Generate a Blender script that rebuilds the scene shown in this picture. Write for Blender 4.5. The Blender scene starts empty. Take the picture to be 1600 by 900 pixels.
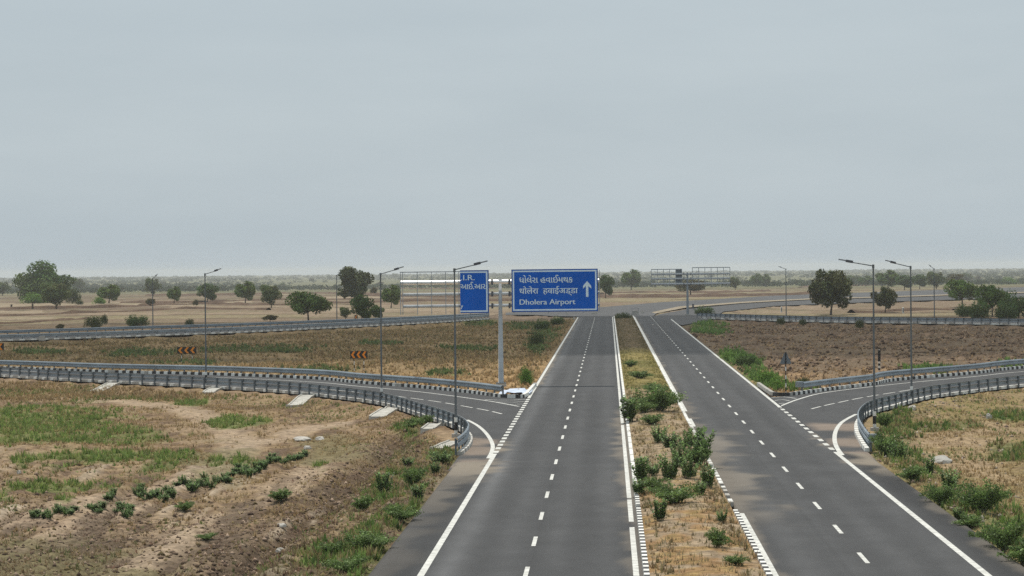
import bpy, math, random
import numpy as np
from mathutils import Vector, Matrix
from mathutils.geometry import tessellate_polygon

S = bpy.context.scene
COL = S.collection
R = math.radians

# ------------------------------------------------------------------ camera
H, F = 10.35, 3600.0          # eye height (m); focal length in pixels of a 1600 px wide frame
ROLL = 0.0095                  # the phone was held a little clockwise
VX, VY = 950.0, 419.0          # where the carriageways vanish in the frame
_a = (VX - 800) * math.cos(ROLL) + (450 - VY) * math.sin(ROLL)
_b = -(VX - 800) * math.sin(ROLL) + (450 - VY) * math.cos(ROLL)
PITCH = math.atan(_b / F)
YAW = math.atan(_a / F * math.cos(PITCH))
cp, sp, cy, sy = math.cos(PITCH), math.sin(PITCH), math.cos(YAW), math.sin(YAW)
FW = np.array((-sy * cp, cy * cp, -sp)); RT0 = np.array((cy, sy, 0.0)); UP0 = np.cross(RT0, FW)
RT = RT0 * math.cos(ROLL) - UP0 * math.sin(ROLL); UP = UP0 * math.cos(ROLL) + RT0 * math.sin(ROLL)
cam = bpy.data.objects.new('camera', bpy.data.cameras.new('camera'))
COL.objects.link(cam)
cam.matrix_world = Matrix(((RT[0], UP[0], -FW[0], 0), (RT[1], UP[1], -FW[1], 0), (RT[2], UP[2], -FW[2], H), (0, 0, 0, 1)))
cam.data.sensor_width = 36
cam.data.lens = 36 * F / 1600
cam.data.clip_start = 0.5
cam.data.clip_end = 60000
S.camera = cam

# ------------------------------------------------------------------ sky, sun, exposure
SUN = Vector((-0.13, 0.32, 0.92)).normalized()      # direction towards the sun
SUN_EL = math.asin(SUN.z)
SUN_AZ = math.atan2(SUN.x, SUN.y)
w = bpy.data.worlds.new('World'); S.world = w; w.use_nodes = True
nt = w.node_tree; nt.nodes.clear()
N = nt.nodes.new; L = nt.links.new
out = N('ShaderNodeOutputWorld'); bg = N('ShaderNodeBackground'); bg.inputs[1].default_value = 0.1
sky = N('ShaderNodeTexSky'); sky.sky_type = 'NISHITA'; sky.sun_disc = False
sky.sun_elevation = SUN_EL; sky.sun_rotation = SUN_AZ
sky.air_density = 1.0; sky.dust_density = 4.0; sky.ozone_density = 1.0
tc = N('ShaderNodeTexCoord'); mp = N('ShaderNodeMapping'); mp.inputs['Scale'].default_value = (3, 3, 14)
L(tc.outputs['Generated'], mp.inputs[0])
nz = N('ShaderNodeTexNoise'); nz.inputs['Scale'].default_value = 1.6; nz.inputs['Detail'].default_value = 6
nz.inputs['Roughness'].default_value = 0.55
L(mp.outputs[0], nz.inputs['Vector'])
cr = N('ShaderNodeValToRGB')                          # thin high overcast, faintly mottled
cr.color_ramp.elements[0].position = 0.36; cr.color_ramp.elements[0].color = (4.72, 5.46, 5.90, 1)
cr.color_ramp.elements[1].position = 0.66; cr.color_ramp.elements[1].color = (5.12, 5.85, 6.25, 1)
L(nz.outputs['Fac'], cr.inputs[0])
mx = N('ShaderNodeMix'); mx.data_type = 'RGBA'; mx.inputs[0].default_value = 0.90
L(sky.outputs[0], mx.inputs[6]); L(cr.outputs[0], mx.inputs[7])
L(mx.outputs[2], bg.inputs[0]); L(bg.outputs[0], out.inputs[0])

sl = bpy.data.lights.new('sun', 'SUN'); sl.energy = 3.1; sl.angle = R(1.5); sl.color = (1.0, 0.95, 0.87)
so = bpy.data.objects.new('sun', sl); COL.objects.link(so)
so.rotation_euler = (-SUN).to_track_quat('-Z', 'Y').to_euler()
so.location = (0, 0, 100)

S.view_settings.view_transform = 'Standard'; S.view_settings.look = 'None'
S.view_settings.exposure = 0.06; S.view_settings.gamma = 1.0; S.view_settings.use_curve_mapping = False
S.render.engine = 'CYCLES'
S.cycles.use_denoising = False
S.cycles.sample_clamp_indirect = 2.0; S.cycles.sample_clamp_direct = 5.0; S.cycles.max_bounces = 6; S.cycles.transparent_max_bounces = 12
S.cycles.volume_bounces = 2

# ------------------------------------------------------------------ camera geometry helpers
def ppm(x, y, z=0.0):
    "pixels per metre at a point"
    return F / float(np.dot((x, y, z - H), FW))

def offs(dx, dy):
    "picture offset (right, up) turned level"
    return dx * math.cos(ROLL) + dy * math.sin(ROLL), -dx * math.sin(ROLL) + dy * math.cos(ROLL)

def hor(px): return VY - ROLL * (px - VX)

def ray(px, py):
    return FW + RT * ((px - 800) / F) + UP * ((450 - py) / F)

def at(px, py, z=0.0):
    "the point of the plane z that the photograph shows at pixel px, py"
    d = ray(px, py); t = (z - H) / d[2]
    return (d[0] * t, d[1] * t)

def proj(X, Y, Z):
    P = np.stack([np.asarray(X, float), np.asarray(Y, float), np.asarray(Z, float) + 0 * X - H], -1)
    f = np.maximum(P @ FW, 1e-3)
    return 800 + F * (P @ RT) / f, 450 - F * (P @ UP) / f

def ats(pts, z=0.0):
    return np.array([at(x, y, z) for x, y in pts])

# ------------------------------------------------------------------ noise
def _hash(ix, iy, seed):
    n = (ix.astype(np.int64) * 374761393 + iy.astype(np.int64) * 668265263 + seed * 974711) & 0x7fffffff
    n = ((n ^ (n >> 13)) * 1274126177) & 0x7fffffff
    n = n ^ (n >> 16)
    return (n & 0xffff) / 65535.0

def vnoise(x, y, seed=0):
    ix, iy = np.floor(x), np.floor(y); fx, fy = x - ix, y - iy
    fx = fx * fx * (3 - 2 * fx); fy = fy * fy * (3 - 2 * fy)
    a = _hash(ix, iy, seed); b = _hash(ix + 1, iy, seed); c = _hash(ix, iy + 1, seed); d = _hash(ix + 1, iy + 1, seed)
    return (a * (1 - fx) + b * fx) * (1 - fy) + (c * (1 - fx) + d * fx) * fy

def fbm(x, y, seed=0, octv=4, gain=0.5):
    s = 0; a = 1; t = 0
    for k in range(octv):
        s = s + a * vnoise(x * 2 ** k + 17.3 * k, y * 2 ** k - 9.1 * k, seed + k); t += a; a *= gain
    return s / t

def sstep(a, b, x):
    t = np.clip((x - a) / (b - a), 0, 1); return t * t * (3 - 2 * t)

def polydist(X, Y, P):
    "distance of the points to the polyline P"
    P = np.asarray(P, float); best = np.full(np.shape(X), 1e9)
    for (x0, y0), (x1, y1) in zip(P[:-1], P[1:]):
        dx, dy = x1 - x0, y1 - y0; l2 = dx * dx + dy * dy + 1e-9
        t = np.clip(((X - x0) * dx + (Y - y0) * dy) / l2, 0, 1)
        best = np.minimum(best, np.hypot(X - x0 - t * dx, Y - y0 - t * dy))
    return best

def inpoly(X, Y, P):
    P = np.asarray(P, float); ins = np.zeros(np.shape(X), bool); j = len(P) - 1
    for i in range(len(P)):
        xi, yi = P[i]; xj, yj = P[j]
        if yi != yj:
            c = ((yi > Y) != (yj > Y)) & (X < (xj - xi) * (Y - yi) / (yj - yi) + xi)
            ins ^= c
        j = i
    return ins

def smooth_path(P, step):
    "Catmull-Rom through the points, resampled at equal steps"
    P = np.asarray(P, float); Q = np.vstack([2 * P[0] - P[1], P, 2 * P[-1] - P[-2]]); o = []
    for i in range(1, len(Q) - 2):
        for t in np.linspace(0, 1, 16, endpoint=False):
            a, b, c, d = Q[i - 1], Q[i], Q[i + 1], Q[i + 2]
            o.append(.5 * (2 * b + (c - a) * t + (2 * a - 5 * b + 4 * c - d) * t * t + (3 * b - a - 3 * c + d) * t ** 3))
    o.append(P[-1]); o = np.array(o)
    return resample(o, step)

def resample(o, step):
    o = np.asarray(o, float)
    s = np.concatenate([[0], np.cumsum(np.hypot(*np.diff(o, axis=0).T[:2]))])
    n = max(2, int(round(s[-1] / step)) + 1); q = np.linspace(0, s[-1], n)
    return np.stack([np.interp(q, s, o[:, k]) for k in range(o.shape[1])], -1)

def normals2d(P):
    t = np.gradient(P[:, :2], axis=0); t /= np.linalg.norm(t, axis=1)[:, None] + 1e-9
    return t, np.stack([-t[:, 1], t[:, 0]], -1)         # tangent, left normal

# ------------------------------------------------------------------ mesh helpers
def mesh_np(name, V, Fc, mats, cols=None, midx=None, smooth=False):
    V = np.asarray(V, np.float32); me = bpy.data.meshes.new(name)
    if isinstance(Fc, np.ndarray):
        k = Fc.shape[1]; nf = len(Fc)
        me.vertices.add(len(V)); me.vertices.foreach_set('co', V.ravel())
        me.loops.add(nf * k); me.loops.foreach_set('vertex_index', Fc.astype(np.int32).ravel())
        me.polygons.add(nf); me.polygons.foreach_set('loop_start', np.arange(0, nf * k, k, dtype=np.int32))
    else:
        me.from_pydata([tuple(map(float, v)) for v in V], [], Fc)
    for m in (mats if isinstance(mats, (list, tuple)) else [mats]): me.materials.append(m)
    if midx is not None: me.polygons.foreach_set('material_index', np.asarray(midx, np.int32))
    if cols is not None:
        a = me.color_attributes.new('Col', 'FLOAT_COLOR', 'POINT')
        c = np.ones((len(V), 4), np.float32); c[:, :cols.shape[1]] = cols
        a.data.foreach_set('color', c.ravel())
    me.update(calc_edges=True); me.validate()
    if smooth: me.polygons.foreach_set('use_smooth', np.ones(len(me.polygons), bool))
    return me

def link(name, me, parent=None):
    o = bpy.data.objects.new(name, me); COL.objects.link(o)
    if parent: o.parent = parent
    return o

class MB:
    "collects shapes into one mesh"
    def __init__(s): s.V = []; s.F = []; s.M = []
    def add(s, V, Fs, m=0):
        b = len(s.V); s.V += [tuple(v) for v in V]; s.F += [tuple(i + b for i in f) for f in Fs]; s.M += [m] * len(Fs); return s
    def box(s, c, d, m=0, taper=1.0, rot=None):
        x, y, z = d[0] / 2, d[1] / 2, d[2] / 2
        V = [(-x, -y, -z), (x, -y, -z), (x, y, -z), (-x, y, -z)] + [(a * x * taper, b * y * taper, z) for a, b in ((-1, -1), (1, -1), (1, 1), (-1, 1))]
        if rot is not None: V = [tuple(rot @ Vector(v)) for v in V]
        V = [(v[0] + c[0], v[1] + c[1], v[2] + c[2]) for v in V]
        return s.add(V, [(3, 2, 1, 0), (4, 5, 6, 7), (0, 1, 5, 4), (1, 2, 6, 5), (2, 3, 7, 6), (3, 0, 4, 7)], m)
    def tube(s, P, r, n=8, m=0, cap=True):
        P = [Vector(p) for p in P]; V = []
        rr = list(r) if isinstance(r, (list, tuple)) else [r] * len(P)
        if cap and len(P) == 2:                              # short end rings keep the shading of the caps off the shaft
            P = [P[0], P[0].lerp(P[1], .004), P[0].lerp(P[1], .996), P[1]]; rr = [rr[0], rr[0], rr[1], rr[1]]
        for i, p in enumerate(P):
            t = (P[min(i + 1, len(P) - 1)] - P[max(i - 1, 0)]).normalized()
            a = Vector((0, 0, 1)) if abs(t.z) < .9 else Vector((1, 0, 0))
            u = t.cross(a).normalized(); v = t.cross(u)
            for k in range(n):
                an = 2 * math.pi * k / n; V.append(p + (u * math.cos(an) + v * math.sin(an)) * rr[i])
        Fs = [(i * n + k, i * n + (k + 1) % n, (i + 1) * n + (k + 1) % n, (i + 1) * n + k) for i in range(len(P) - 1) for k in range(n)]
        if cap: Fs += [tuple(range(n)), tuple(range((len(P) - 1) * n, len(P) * n))]
        return s.add(V, Fs, m)
    def prism(s, pts, y0, y1, m=0):
        "outline in x, z extruded along y"
        n = len(pts); V = [(x, y0, z) for x, z in pts] + [(x, y1, z) for x, z in pts]
        Fs = [tuple(range(n)), tuple(range(2 * n - 1, n - 1, -1))] + [(i, i + n, (i + 1) % n + n, (i + 1) % n) for i in range(n)]
        return s.add(V, Fs, m)
    def mesh(s, name, mats, smooth=False): return mesh_np(name, s.V, s.F, mats, midx=s.M, smooth=smooth)
    def build(s, name, mats, parent=None, smooth=False): return link(name, s.mesh(name, mats, smooth), parent)

def empty(name, loc, label, cat, group=None, rz=0.0):
    o = bpy.data.objects.new(name, None); COL.objects.link(o); o.empty_display_size = .3
    o.location = loc; o.rotation_euler = (0, 0, rz); tag(o, label, cat, group); return o

def tag(o, label, cat, group=None):
    o['label'] = label; o['category'] = cat
    if group: o['group'] = group
    return o

def struct(o, kind='structure'):
    o['kind'] = kind; return o

def copy_tree(o, parent=None):
    c = o.copy(); COL.objects.link(c)
    if parent: c.parent = parent
    for ch in list(o.children): copy_tree(ch, c)
    return c

# ------------------------------------------------------------------ materials
def mat(name, col, rough=.7, var=.15, scale=3.0, metal=0.0, bump=0.0, spec=.4):
    m = bpy.data.materials.new(name); m.use_nodes = True; t = m.node_tree; b = t.nodes['Principled BSDF']
    b.inputs['Roughness'].default_value = rough; b.inputs['Metallic'].default_value = metal
    b.inputs['Specular IOR Level'].default_value = spec
    g = t.nodes.new('ShaderNodeTexCoord'); n = t.nodes.new('ShaderNodeTexNoise'); n.inputs['Scale'].default_value = scale
    n.inputs['Detail'].default_value = 5; t.links.new(g.outputs['Object'], n.inputs['Vector'])
    r = t.nodes.new('ShaderNodeMapRange'); r.inputs['From Min'].default_value = .3; r.inputs['From Max'].default_value = .7
    r.inputs['To Min'].default_value = 1 - var; r.inputs['To Max'].default_value = 1 + var
    t.links.new(n.outputs['Fac'], r.inputs['Value'])
    v = t.nodes.new('ShaderNodeVectorMath'); v.operation = 'SCALE'; v.inputs[0].default_value = col
    t.links.new(r.outputs[0], v.inputs['Scale']); t.links.new(v.outputs[0], b.inputs['Base Color'])
    if bump:
        bp = t.nodes.new('ShaderNodeBump'); bp.inputs['Strength'].default_value = bump
        t.links.new(n.outputs['Fac'], bp.inputs['Height']); t.links.new(bp.outputs[0], b.inputs['Normal'])
    return m

def vmat(name, rough=.9, var=.3, scale=1.2, island=0.0, transl=0.0, bump=0.0, spec=.2):
    "colour from the mesh's own colour attribute, broken up by noise"
    m = bpy.data.materials.new(name); m.use_nodes = True; t = m.node_tree; b = t.nodes['Principled BSDF']
    b.inputs['Roughness'].default_value = rough; b.inputs['Specular IOR Level'].default_value = spec
    a = t.nodes.new('ShaderNodeAttribute'); a.attribute_name = 'Col'
    g = t.nodes.new('ShaderNodeTexCoord'); n = t.nodes.new('ShaderNodeTexNoise'); n.inputs['Scale'].default_value = scale
    n.inputs['Detail'].default_value = 8; n.inputs['Roughness'].default_value = .65
    t.links.new(g.outputs['Object'], n.inputs['Vector'])
    r = t.nodes.new('ShaderNodeMapRange'); r.inputs['From Min'].default_value = .3; r.inputs['From Max'].default_value = .7
    r.inputs['To Min'].default_value = 1 - var; r.inputs['To Max'].default_value = 1 + var
    t.links.new(n.outputs['Fac'], r.inputs['Value']); fac = r.outputs[0]
    if island:
        gi = t.nodes.new('ShaderNodeNewGeometry'); q = t.nodes.new('ShaderNodeMapRange')
        q.inputs['To Min'].default_value = 1 - island; q.inputs['To Max'].default_value = 1 + island
        t.links.new(gi.outputs['Random Per Island'], q.inputs['Value'])
        mu = t.nodes.new('ShaderNodeMath'); mu.operation = 'MULTIPLY'
        t.links.new(fac, mu.inputs[0]); t.links.new(q.outputs[0], mu.inputs[1]); fac = mu.outputs[0]
    v = t.nodes.new('ShaderNodeVectorMath'); v.operation = 'SCALE'
    t.links.new(a.outputs['Color'], v.inputs[0]); t.links.new(fac, v.inputs['Scale'])
    t.links.new(v.outputs[0], b.inputs['Base Color'])
    if transl:
        tr = t.nodes.new('ShaderNodeBsdfTranslucent'); ms = t.nodes.new('ShaderNodeMixShader'); ms.inputs[0].default_value = transl
        t.links.new(v.outputs[0], tr.inputs[0]); o = t.nodes['Material Output']
        t.links.new(b.outputs[0], ms.inputs[1]); t.links.new(tr.outputs[0], ms.inputs[2]); t.links.new(ms.outputs[0], o.inputs[0])
    if bump:
        bp = t.nodes.new('ShaderNodeBump'); bp.inputs['Strength'].default_value = bump; bp.inputs['Distance'].default_value = .1
        t.links.new(n.outputs['Fac'], bp.inputs['Height']); t.links.new(bp.outputs[0], b.inputs['Normal'])
    return m

M_GROUND = vmat('soil', 1.0, .50, 2.6, bump=1.0, spec=.05)
M_ROAD = vmat('asphalt', .85, .10, .35, bump=.1, spec=.25)
M_LEAF = vmat('leaves', .55, .15, 2.0, island=.5, transl=.36, spec=.35)
M_TREE = vmat('tree_leaves', .75, .15, 2.0, island=.4, transl=.2, spec=.12)
M_GRASS = vmat('grass_blades', .8, .15, .5, island=.35, transl=.3, spec=.15)
M_CLOD = vmat('clods', 1.0, .2, 3.0, island=.3, spec=.05)
M_BARK = mat('bark', (.10, .075, .055), .95, .3, 6, bump=.5)
M_STEM = mat('green_stem', (.16, .17, .10), .8, .2, 6)
M_WHITE = mat('road_paint', (.60, .595, .55), .85, .28, 3.0)
M_KW = mat('kerb_white', (.76, .75, .70), .85, .22, 2.2, bump=.3)
M_KB = mat('kerb_black', (.035, .035, .036), .7, .3, 2)
M_CONC = mat('concrete', (.40, .38, .34), .9, .2, 1.2, bump=.3)
M_PALE = mat('pale_concrete', (.47, .45, .40), .95, .25, 1.5, bump=.4)
M_GALV = mat('galvanised_steel', (.29, .32, .34), .55, .15, 1.0, metal=.25)
M_RAIL = mat('guard_rail_steel', (.25, .29, .32), .55, .18, .6, metal=.25)
M_POST = mat('guard_post_steel', (.125, .15, .17), .65, .15, 2, metal=.1)
M_PIPE = mat('bright_pipe', (.95, .95, .94), .52, .03, 1.5, metal=.9)
M_MAST = mat('mast_steel', (.42, .45, .47), .5, .15, 1.0, metal=.15)
M_PALEPIPE = mat('matt_pipe', (.52, .54, .55), .75, .10, 1.5, spec=.2)  # beam pipe again, matt and greyer to leave off the sun's glint
M_FRAME = mat('frame_steel', (.33, .36, .38), .6, .12, 2)
M_LAMPPOLE = mat('lamp_pole_steel', (.155, .17, .18), .8, .12, 2, spec=.1)
M_LAMPHEAD = mat('lamp_head', (.08, .085, .10), .5, .1, 3)
M_LED = mat('lamp_panel', (.22, .24, .27), .4, .1, 3)
M_BLUE = mat('sign_blue', (.001, .118, .56), .7, .10, .5, spec=.12)
M_NAVY = mat('sign_edge', (.02, .08, .26), .5, .1, 2)
M_SIGNW = mat('sign_white', (.72, .86, .95), .5, .05, 2)
M_BACK = mat('sign_back', (.17, .19, .205), .6, .12, 1)
M_BLACK = mat('black_paint', (.015, .015, .016), .6, .2, 3)
M_ORANGE = mat('sign_orange', (.85, .27, .015), .6, .1, 3)
M_STONE = mat('pale_stone', (.46, .43, .38), .9, .15, 3, bump=.4)
M_TARP = mat('blue_white_sheet', (.55, .62, .74), .6, .2, 1.5)

# ------------------------------------------------------------------ layout of the roads (world metres)
ax_ = lambda s_: at(950 + s_ * 481, 899)[0]
X_LE, X_LD, X_LI = ax_(-.608), ax_(-.268), ax_(.092)          # left carriageway: outer line, lane dashes, inner line
X_KL, X_KR = ax_(.125), ax_(.518)                          # median kerbs
X_RI, X_RD, X_RE = ax_(.543), ax_(.879), ax_(1.234)
Y_END = 492.0
LI_PX = [(-190, 572), (0, 576), (165, 582), (309, 585.5), (400, 588.5), (500, 593), (560, 599), (654, 606), (736, 614.5), (785, 621), (817, 621.5)]
LO_PX = [(-190, 578), (0, 588), (95, 594), (188, 598.5), (311, 605), (450, 614), (572, 628), (618, 637.5), (660, 651), (700, 664), (725, 675), (735, 686), (731, 699), (718, 711)]
RI_PX = [(1790, 563), (1600, 575.5), (1525, 584), (1400, 595), (1366, 601.5), (1306.7, 608.5), (1233, 618.5)]
RO_PX = [(1790, 592), (1640, 600.5), (1575, 606), (1507, 614.5), (1447, 623), (1394, 637), (1372, 642.5), (1352, 650), (1340, 662), (1338.5, 676), (1346, 692), (1355, 705)]
LI, LO, RI, RO = [smooth_path(ats(p), 1.0) for p in (LI_PX, LO_PX, RI_PX, RO_PX)]
FLF_PX = [(-150, 537), (0, 532.5), (100, 529.5), (200, 526), (300, 522.5), (400, 518.5), (500, 513.5), (600, 508.5), (700, 503), (765, 498.5)]
FLR_PX = [(-150, 529), (0, 525), (100, 522), (200, 518.5), (300, 515.5), (400, 512), (500, 508), (600, 504), (700, 499), (765, 496)]
FRF_PX = [(1092, 497.5), (1150, 499.5), (1250, 502.5), (1360, 504.5), (1480, 506), (1640, 508.5), (1760, 509.5)]
FRR_PX = [(1092, 491), (1150, 492), (1250, 494), (1360, 495.5), (1480, 497), (1640, 499), (1760, 500)]
FLF, FLR, FRF, FRR = [smooth_path(ats(p), 2.0) for p in (FLF_PX, FLR_PX, FRF_PX, FRR_PX)]
def quadpoly(a, b): return np.vstack([a, b[::-1]])
LRAMP = np.vstack([LI, [at(826, 622.5)], [(X_LE - .1, at(826, 622.5)[1])], [(X_LE - .1, at(766, 735)[1])], [at(700, 735)], LO[::-1]])
RRAMP = np.vstack([RI, ats([(1212, 620)]), [(X_RE + .1, at(1212, 620)[1])], [(X_RE + .1, at(1340, 722)[1])], ats([(1372, 722)]), RO[::-1]])
FLRAMP, FRRAMP = quadpoly(FLF, FLR), quadpoly(FRF, FRR)
HWY1 = ats([(900, 494.5), (866, 494), (835, 492), (790, 492), (790, 488.5), (945, 479.5), (1035, 472), (1072, 470), (1210, 462), (1360, 456.5), (1480, 452.5), (1660, 446.5), (1800, 443), (1800, 450), (1660, 454), (1480, 460), (1360, 464), (1272, 466), (1160, 471.5), (1060, 479), (1030, 486), (1020, 494.5)])
HWY2 = ats([(1030, 491), (1080, 482), (1160, 474.5), (1272, 468.5), (1360, 466.3), (1480, 462.5), (1660, 456.5), (1800, 452.5), (1800, 459), (1660, 463.5), (1480, 468.5), (1360, 472), (1272, 475.5), (1210, 478), (1130, 487), (1110, 500), (1066, 508), (1020, 494.5)])
SAND = ats([(1018, 488), (1060, 479), (1160, 471.5), (1272, 466), (1360, 464), (1480, 460), (1660, 454), (1660, 455.6), (1480, 461.6), (1360, 465.4), (1272, 467.6), (1160, 473.6), (1070, 481), (1024, 490)])
YL_MOUTH, YR_MOUTH = at(760, 722)[1], at(1330, 708)[1]
def left_edge(Y): return np.where(Y < YL_MOUTH, ax_(-.778), X_LE - .2)
def right_edge(Y): return np.where(Y < YR_MOUTH, ax_(1.388), X_RE + .23)

def road_dist(X, Y):
    "0 on the roads, else metres to the nearest of them"
    le, re = left_edge(Y), right_edge(Y)
    d = np.maximum(np.maximum(le - X, X - re), 0) + np.maximum(Y - Y_END, 0) * .4
    for P, lo, hi in ((LRAMP, 100, 260), (RRAMP, 100, 260), (FLRAMP, 280, 560), (FRRAMP, 380, 560), (HWY1, 440, 1500), (HWY2, 380, 1100)):
        sel = (Y > lo) & (Y < hi) & (d > 0) & (np.abs(X) < 400)
        if sel.any():
            x, y = X[sel], Y[sel]; q = polydist(x, y, np.vstack([P, P[:1]])); q[inpoly(x, y, P)] = 0
            d[sel] = np.minimum(d[sel], q)
    return d

DITCH = ats([(250, 935), (340, 888), (450, 818), (520, 770), (570, 728), (610, 690), (640, 668)])
BANK = np.vstack([DITCH, ats([(718, 712), (700, 738), (575, 905), (540, 960)])])
TRACKS = [ats(p) for p in ([(-80, 815), (30, 795), (120, 772), (250, 745), (325, 722), (366, 695), (372, 668), (345, 647), (280, 627), (150, 613), (0, 606)],
                           [(-60, 850), (60, 828), (200, 770)], [(120, 905), (230, 850), (330, 800), (430, 760), (520, 700)],
                           [(370, 690), (420, 672), (470, 660), (540, 648)])]

def ground_h(X, Y, d=None):
    X = np.asarray(X, float); Y = np.asarray(Y, float)
    if d is None: d = road_dist(X, Y)
    far = sstep(200, 500, Y)
    h = -.05 - sstep(.3, 5, d) * .55
    amp = sstep(.5, 4, d)
    h = h + amp * ((fbm(X / 9, Y / 9, 3, 3) - .5) * .5 + (fbm(X / 1.3, Y / 1.3, 11, 3) - .5) * .34 * (1 - .6 * far))
    near = (Y < 175) & (X < -7)
    fa = np.where(X < -9, amp * (1 - sstep(120, 160, Y)), 0)
    h = h + fa * (fbm((X + .035 * Y) / .75, Y / 7.5, 71, 4) - .5) * -.55
    if near.any():
        q = polydist(X, Y, DITCH)
        h = h - np.where(near, np.exp(-(q / .7) ** 2) * .40 - np.exp(-((q - 1.7) / .8) ** 2) * .16, 0)
    rg = (X > 14) & (Y > 190) & (Y < 420)                   # ploughed clods
    h = h + np.where(rg, amp * (np.abs(fbm(X / 1.7, Y / 1.7, 31, 3) - .5) * .9), 0)
    h = h - 7.0 * sstep(600, 2600, Y)                       # the plain falls away gently
    return np.where(d < .35, np.where(d > .02, -.16, -.3), h)

def gh(x, y): return float(ground_h(np.array([x]), np.array([y]))[0])
def gat(px, py):
    "point of the real ground at a pixel"
    z = -.3
    for _ in range(14):
        x, y = at(px, py, z); z = .5 * z + .5 * gh(x, y)
    return (x, y, z)

# ------------------------------------------------------------------ ground sheet
def lin(r, g, b):
    f = lambda c: ((c / 255 + .055) / 1.055) ** 2.4 if c > 10 else c / 255 / 12.92
    return np.array((f(r), f(g), f(b)))

def blob(px, py, spec, warp):
    "soft patches given by centre and radii"
    m = np.zeros(np.shape(px))
    for cx, cy_, rx, ry in spec:
        r = np.sqrt(((px - cx) / rx) ** 2 + ((py - cy_) / ry) ** 2) + (warp - .5) * 1.9
        m = np.maximum(m, 1 - sstep(.6, 1.15, r))
    return m

GREEN_L = [(90, 655, 130, 30), (40, 640, 75, 14), (120, 645, 70, 12), (195, 668, 65, 14), (12, 675, 22, 10), (57, 675, 16, 9), (100, 673, 20, 9), (130, 700, 70, 13),
           (190, 697, 60, 9), (265, 700, 35, 12), (250, 716, 22, 8), (35, 706, 14, 7), (60, 740, 60, 12), (120, 738, 40, 9), (170, 740, 25, 9),
           (0, 755, 20, 10), (365, 650, 38, 10), (405, 645, 20, 8), (300, 620, 25, 6), (335, 708, 16, 9), (100, 763, 10, 4), (380, 705, 20, 10), (500, 710, 18, 8), (215, 733, 10, 6)]
GREEN_IN = [(220, 545, 60, 6), (370, 540, 45, 5), (60, 545, 45, 5), (440, 540, 60, 5), (590, 532, 45, 3), (730, 539, 45, 4), (850, 520, 22, 12), (840, 540, 18, 10),
            (820, 590, 12, 18), (745, 500, 30, 6), (500, 570, 70, 4), (300, 560, 50, 3), (700, 575, 40, 5), (820, 505, 30, 6)]
GREEN_RI = [(1150, 560, 35, 14), (1185, 585, 32, 14), (1205, 600, 28, 10), (1250, 600, 25, 6), (1450, 570, 45, 6), (1590, 562, 30, 5), (1090, 505, 40, 5), (1110, 515, 30, 5)]
GREEN_RN = [(1400, 660, 40, 25), (1395, 700, 45, 20), (1510, 780, 90, 32), (1590, 825, 60, 40), (1440, 738, 45, 18), (1580, 640, 50, 7), (1440, 655, 50, 6), (1490, 650, 40, 5), (1580, 690, 40, 16)]
GREEN_LV = [(540, 865, 60, 26), (620, 805, 38, 20), (575, 830, 30, 16), (645, 745, 30, 16), (600, 762, 26, 22), (655, 790, 24, 16), (640, 662, 26, 10), (695, 715, 26, 12), (500, 850, 22, 12), (560, 885, 40, 14)]

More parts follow.
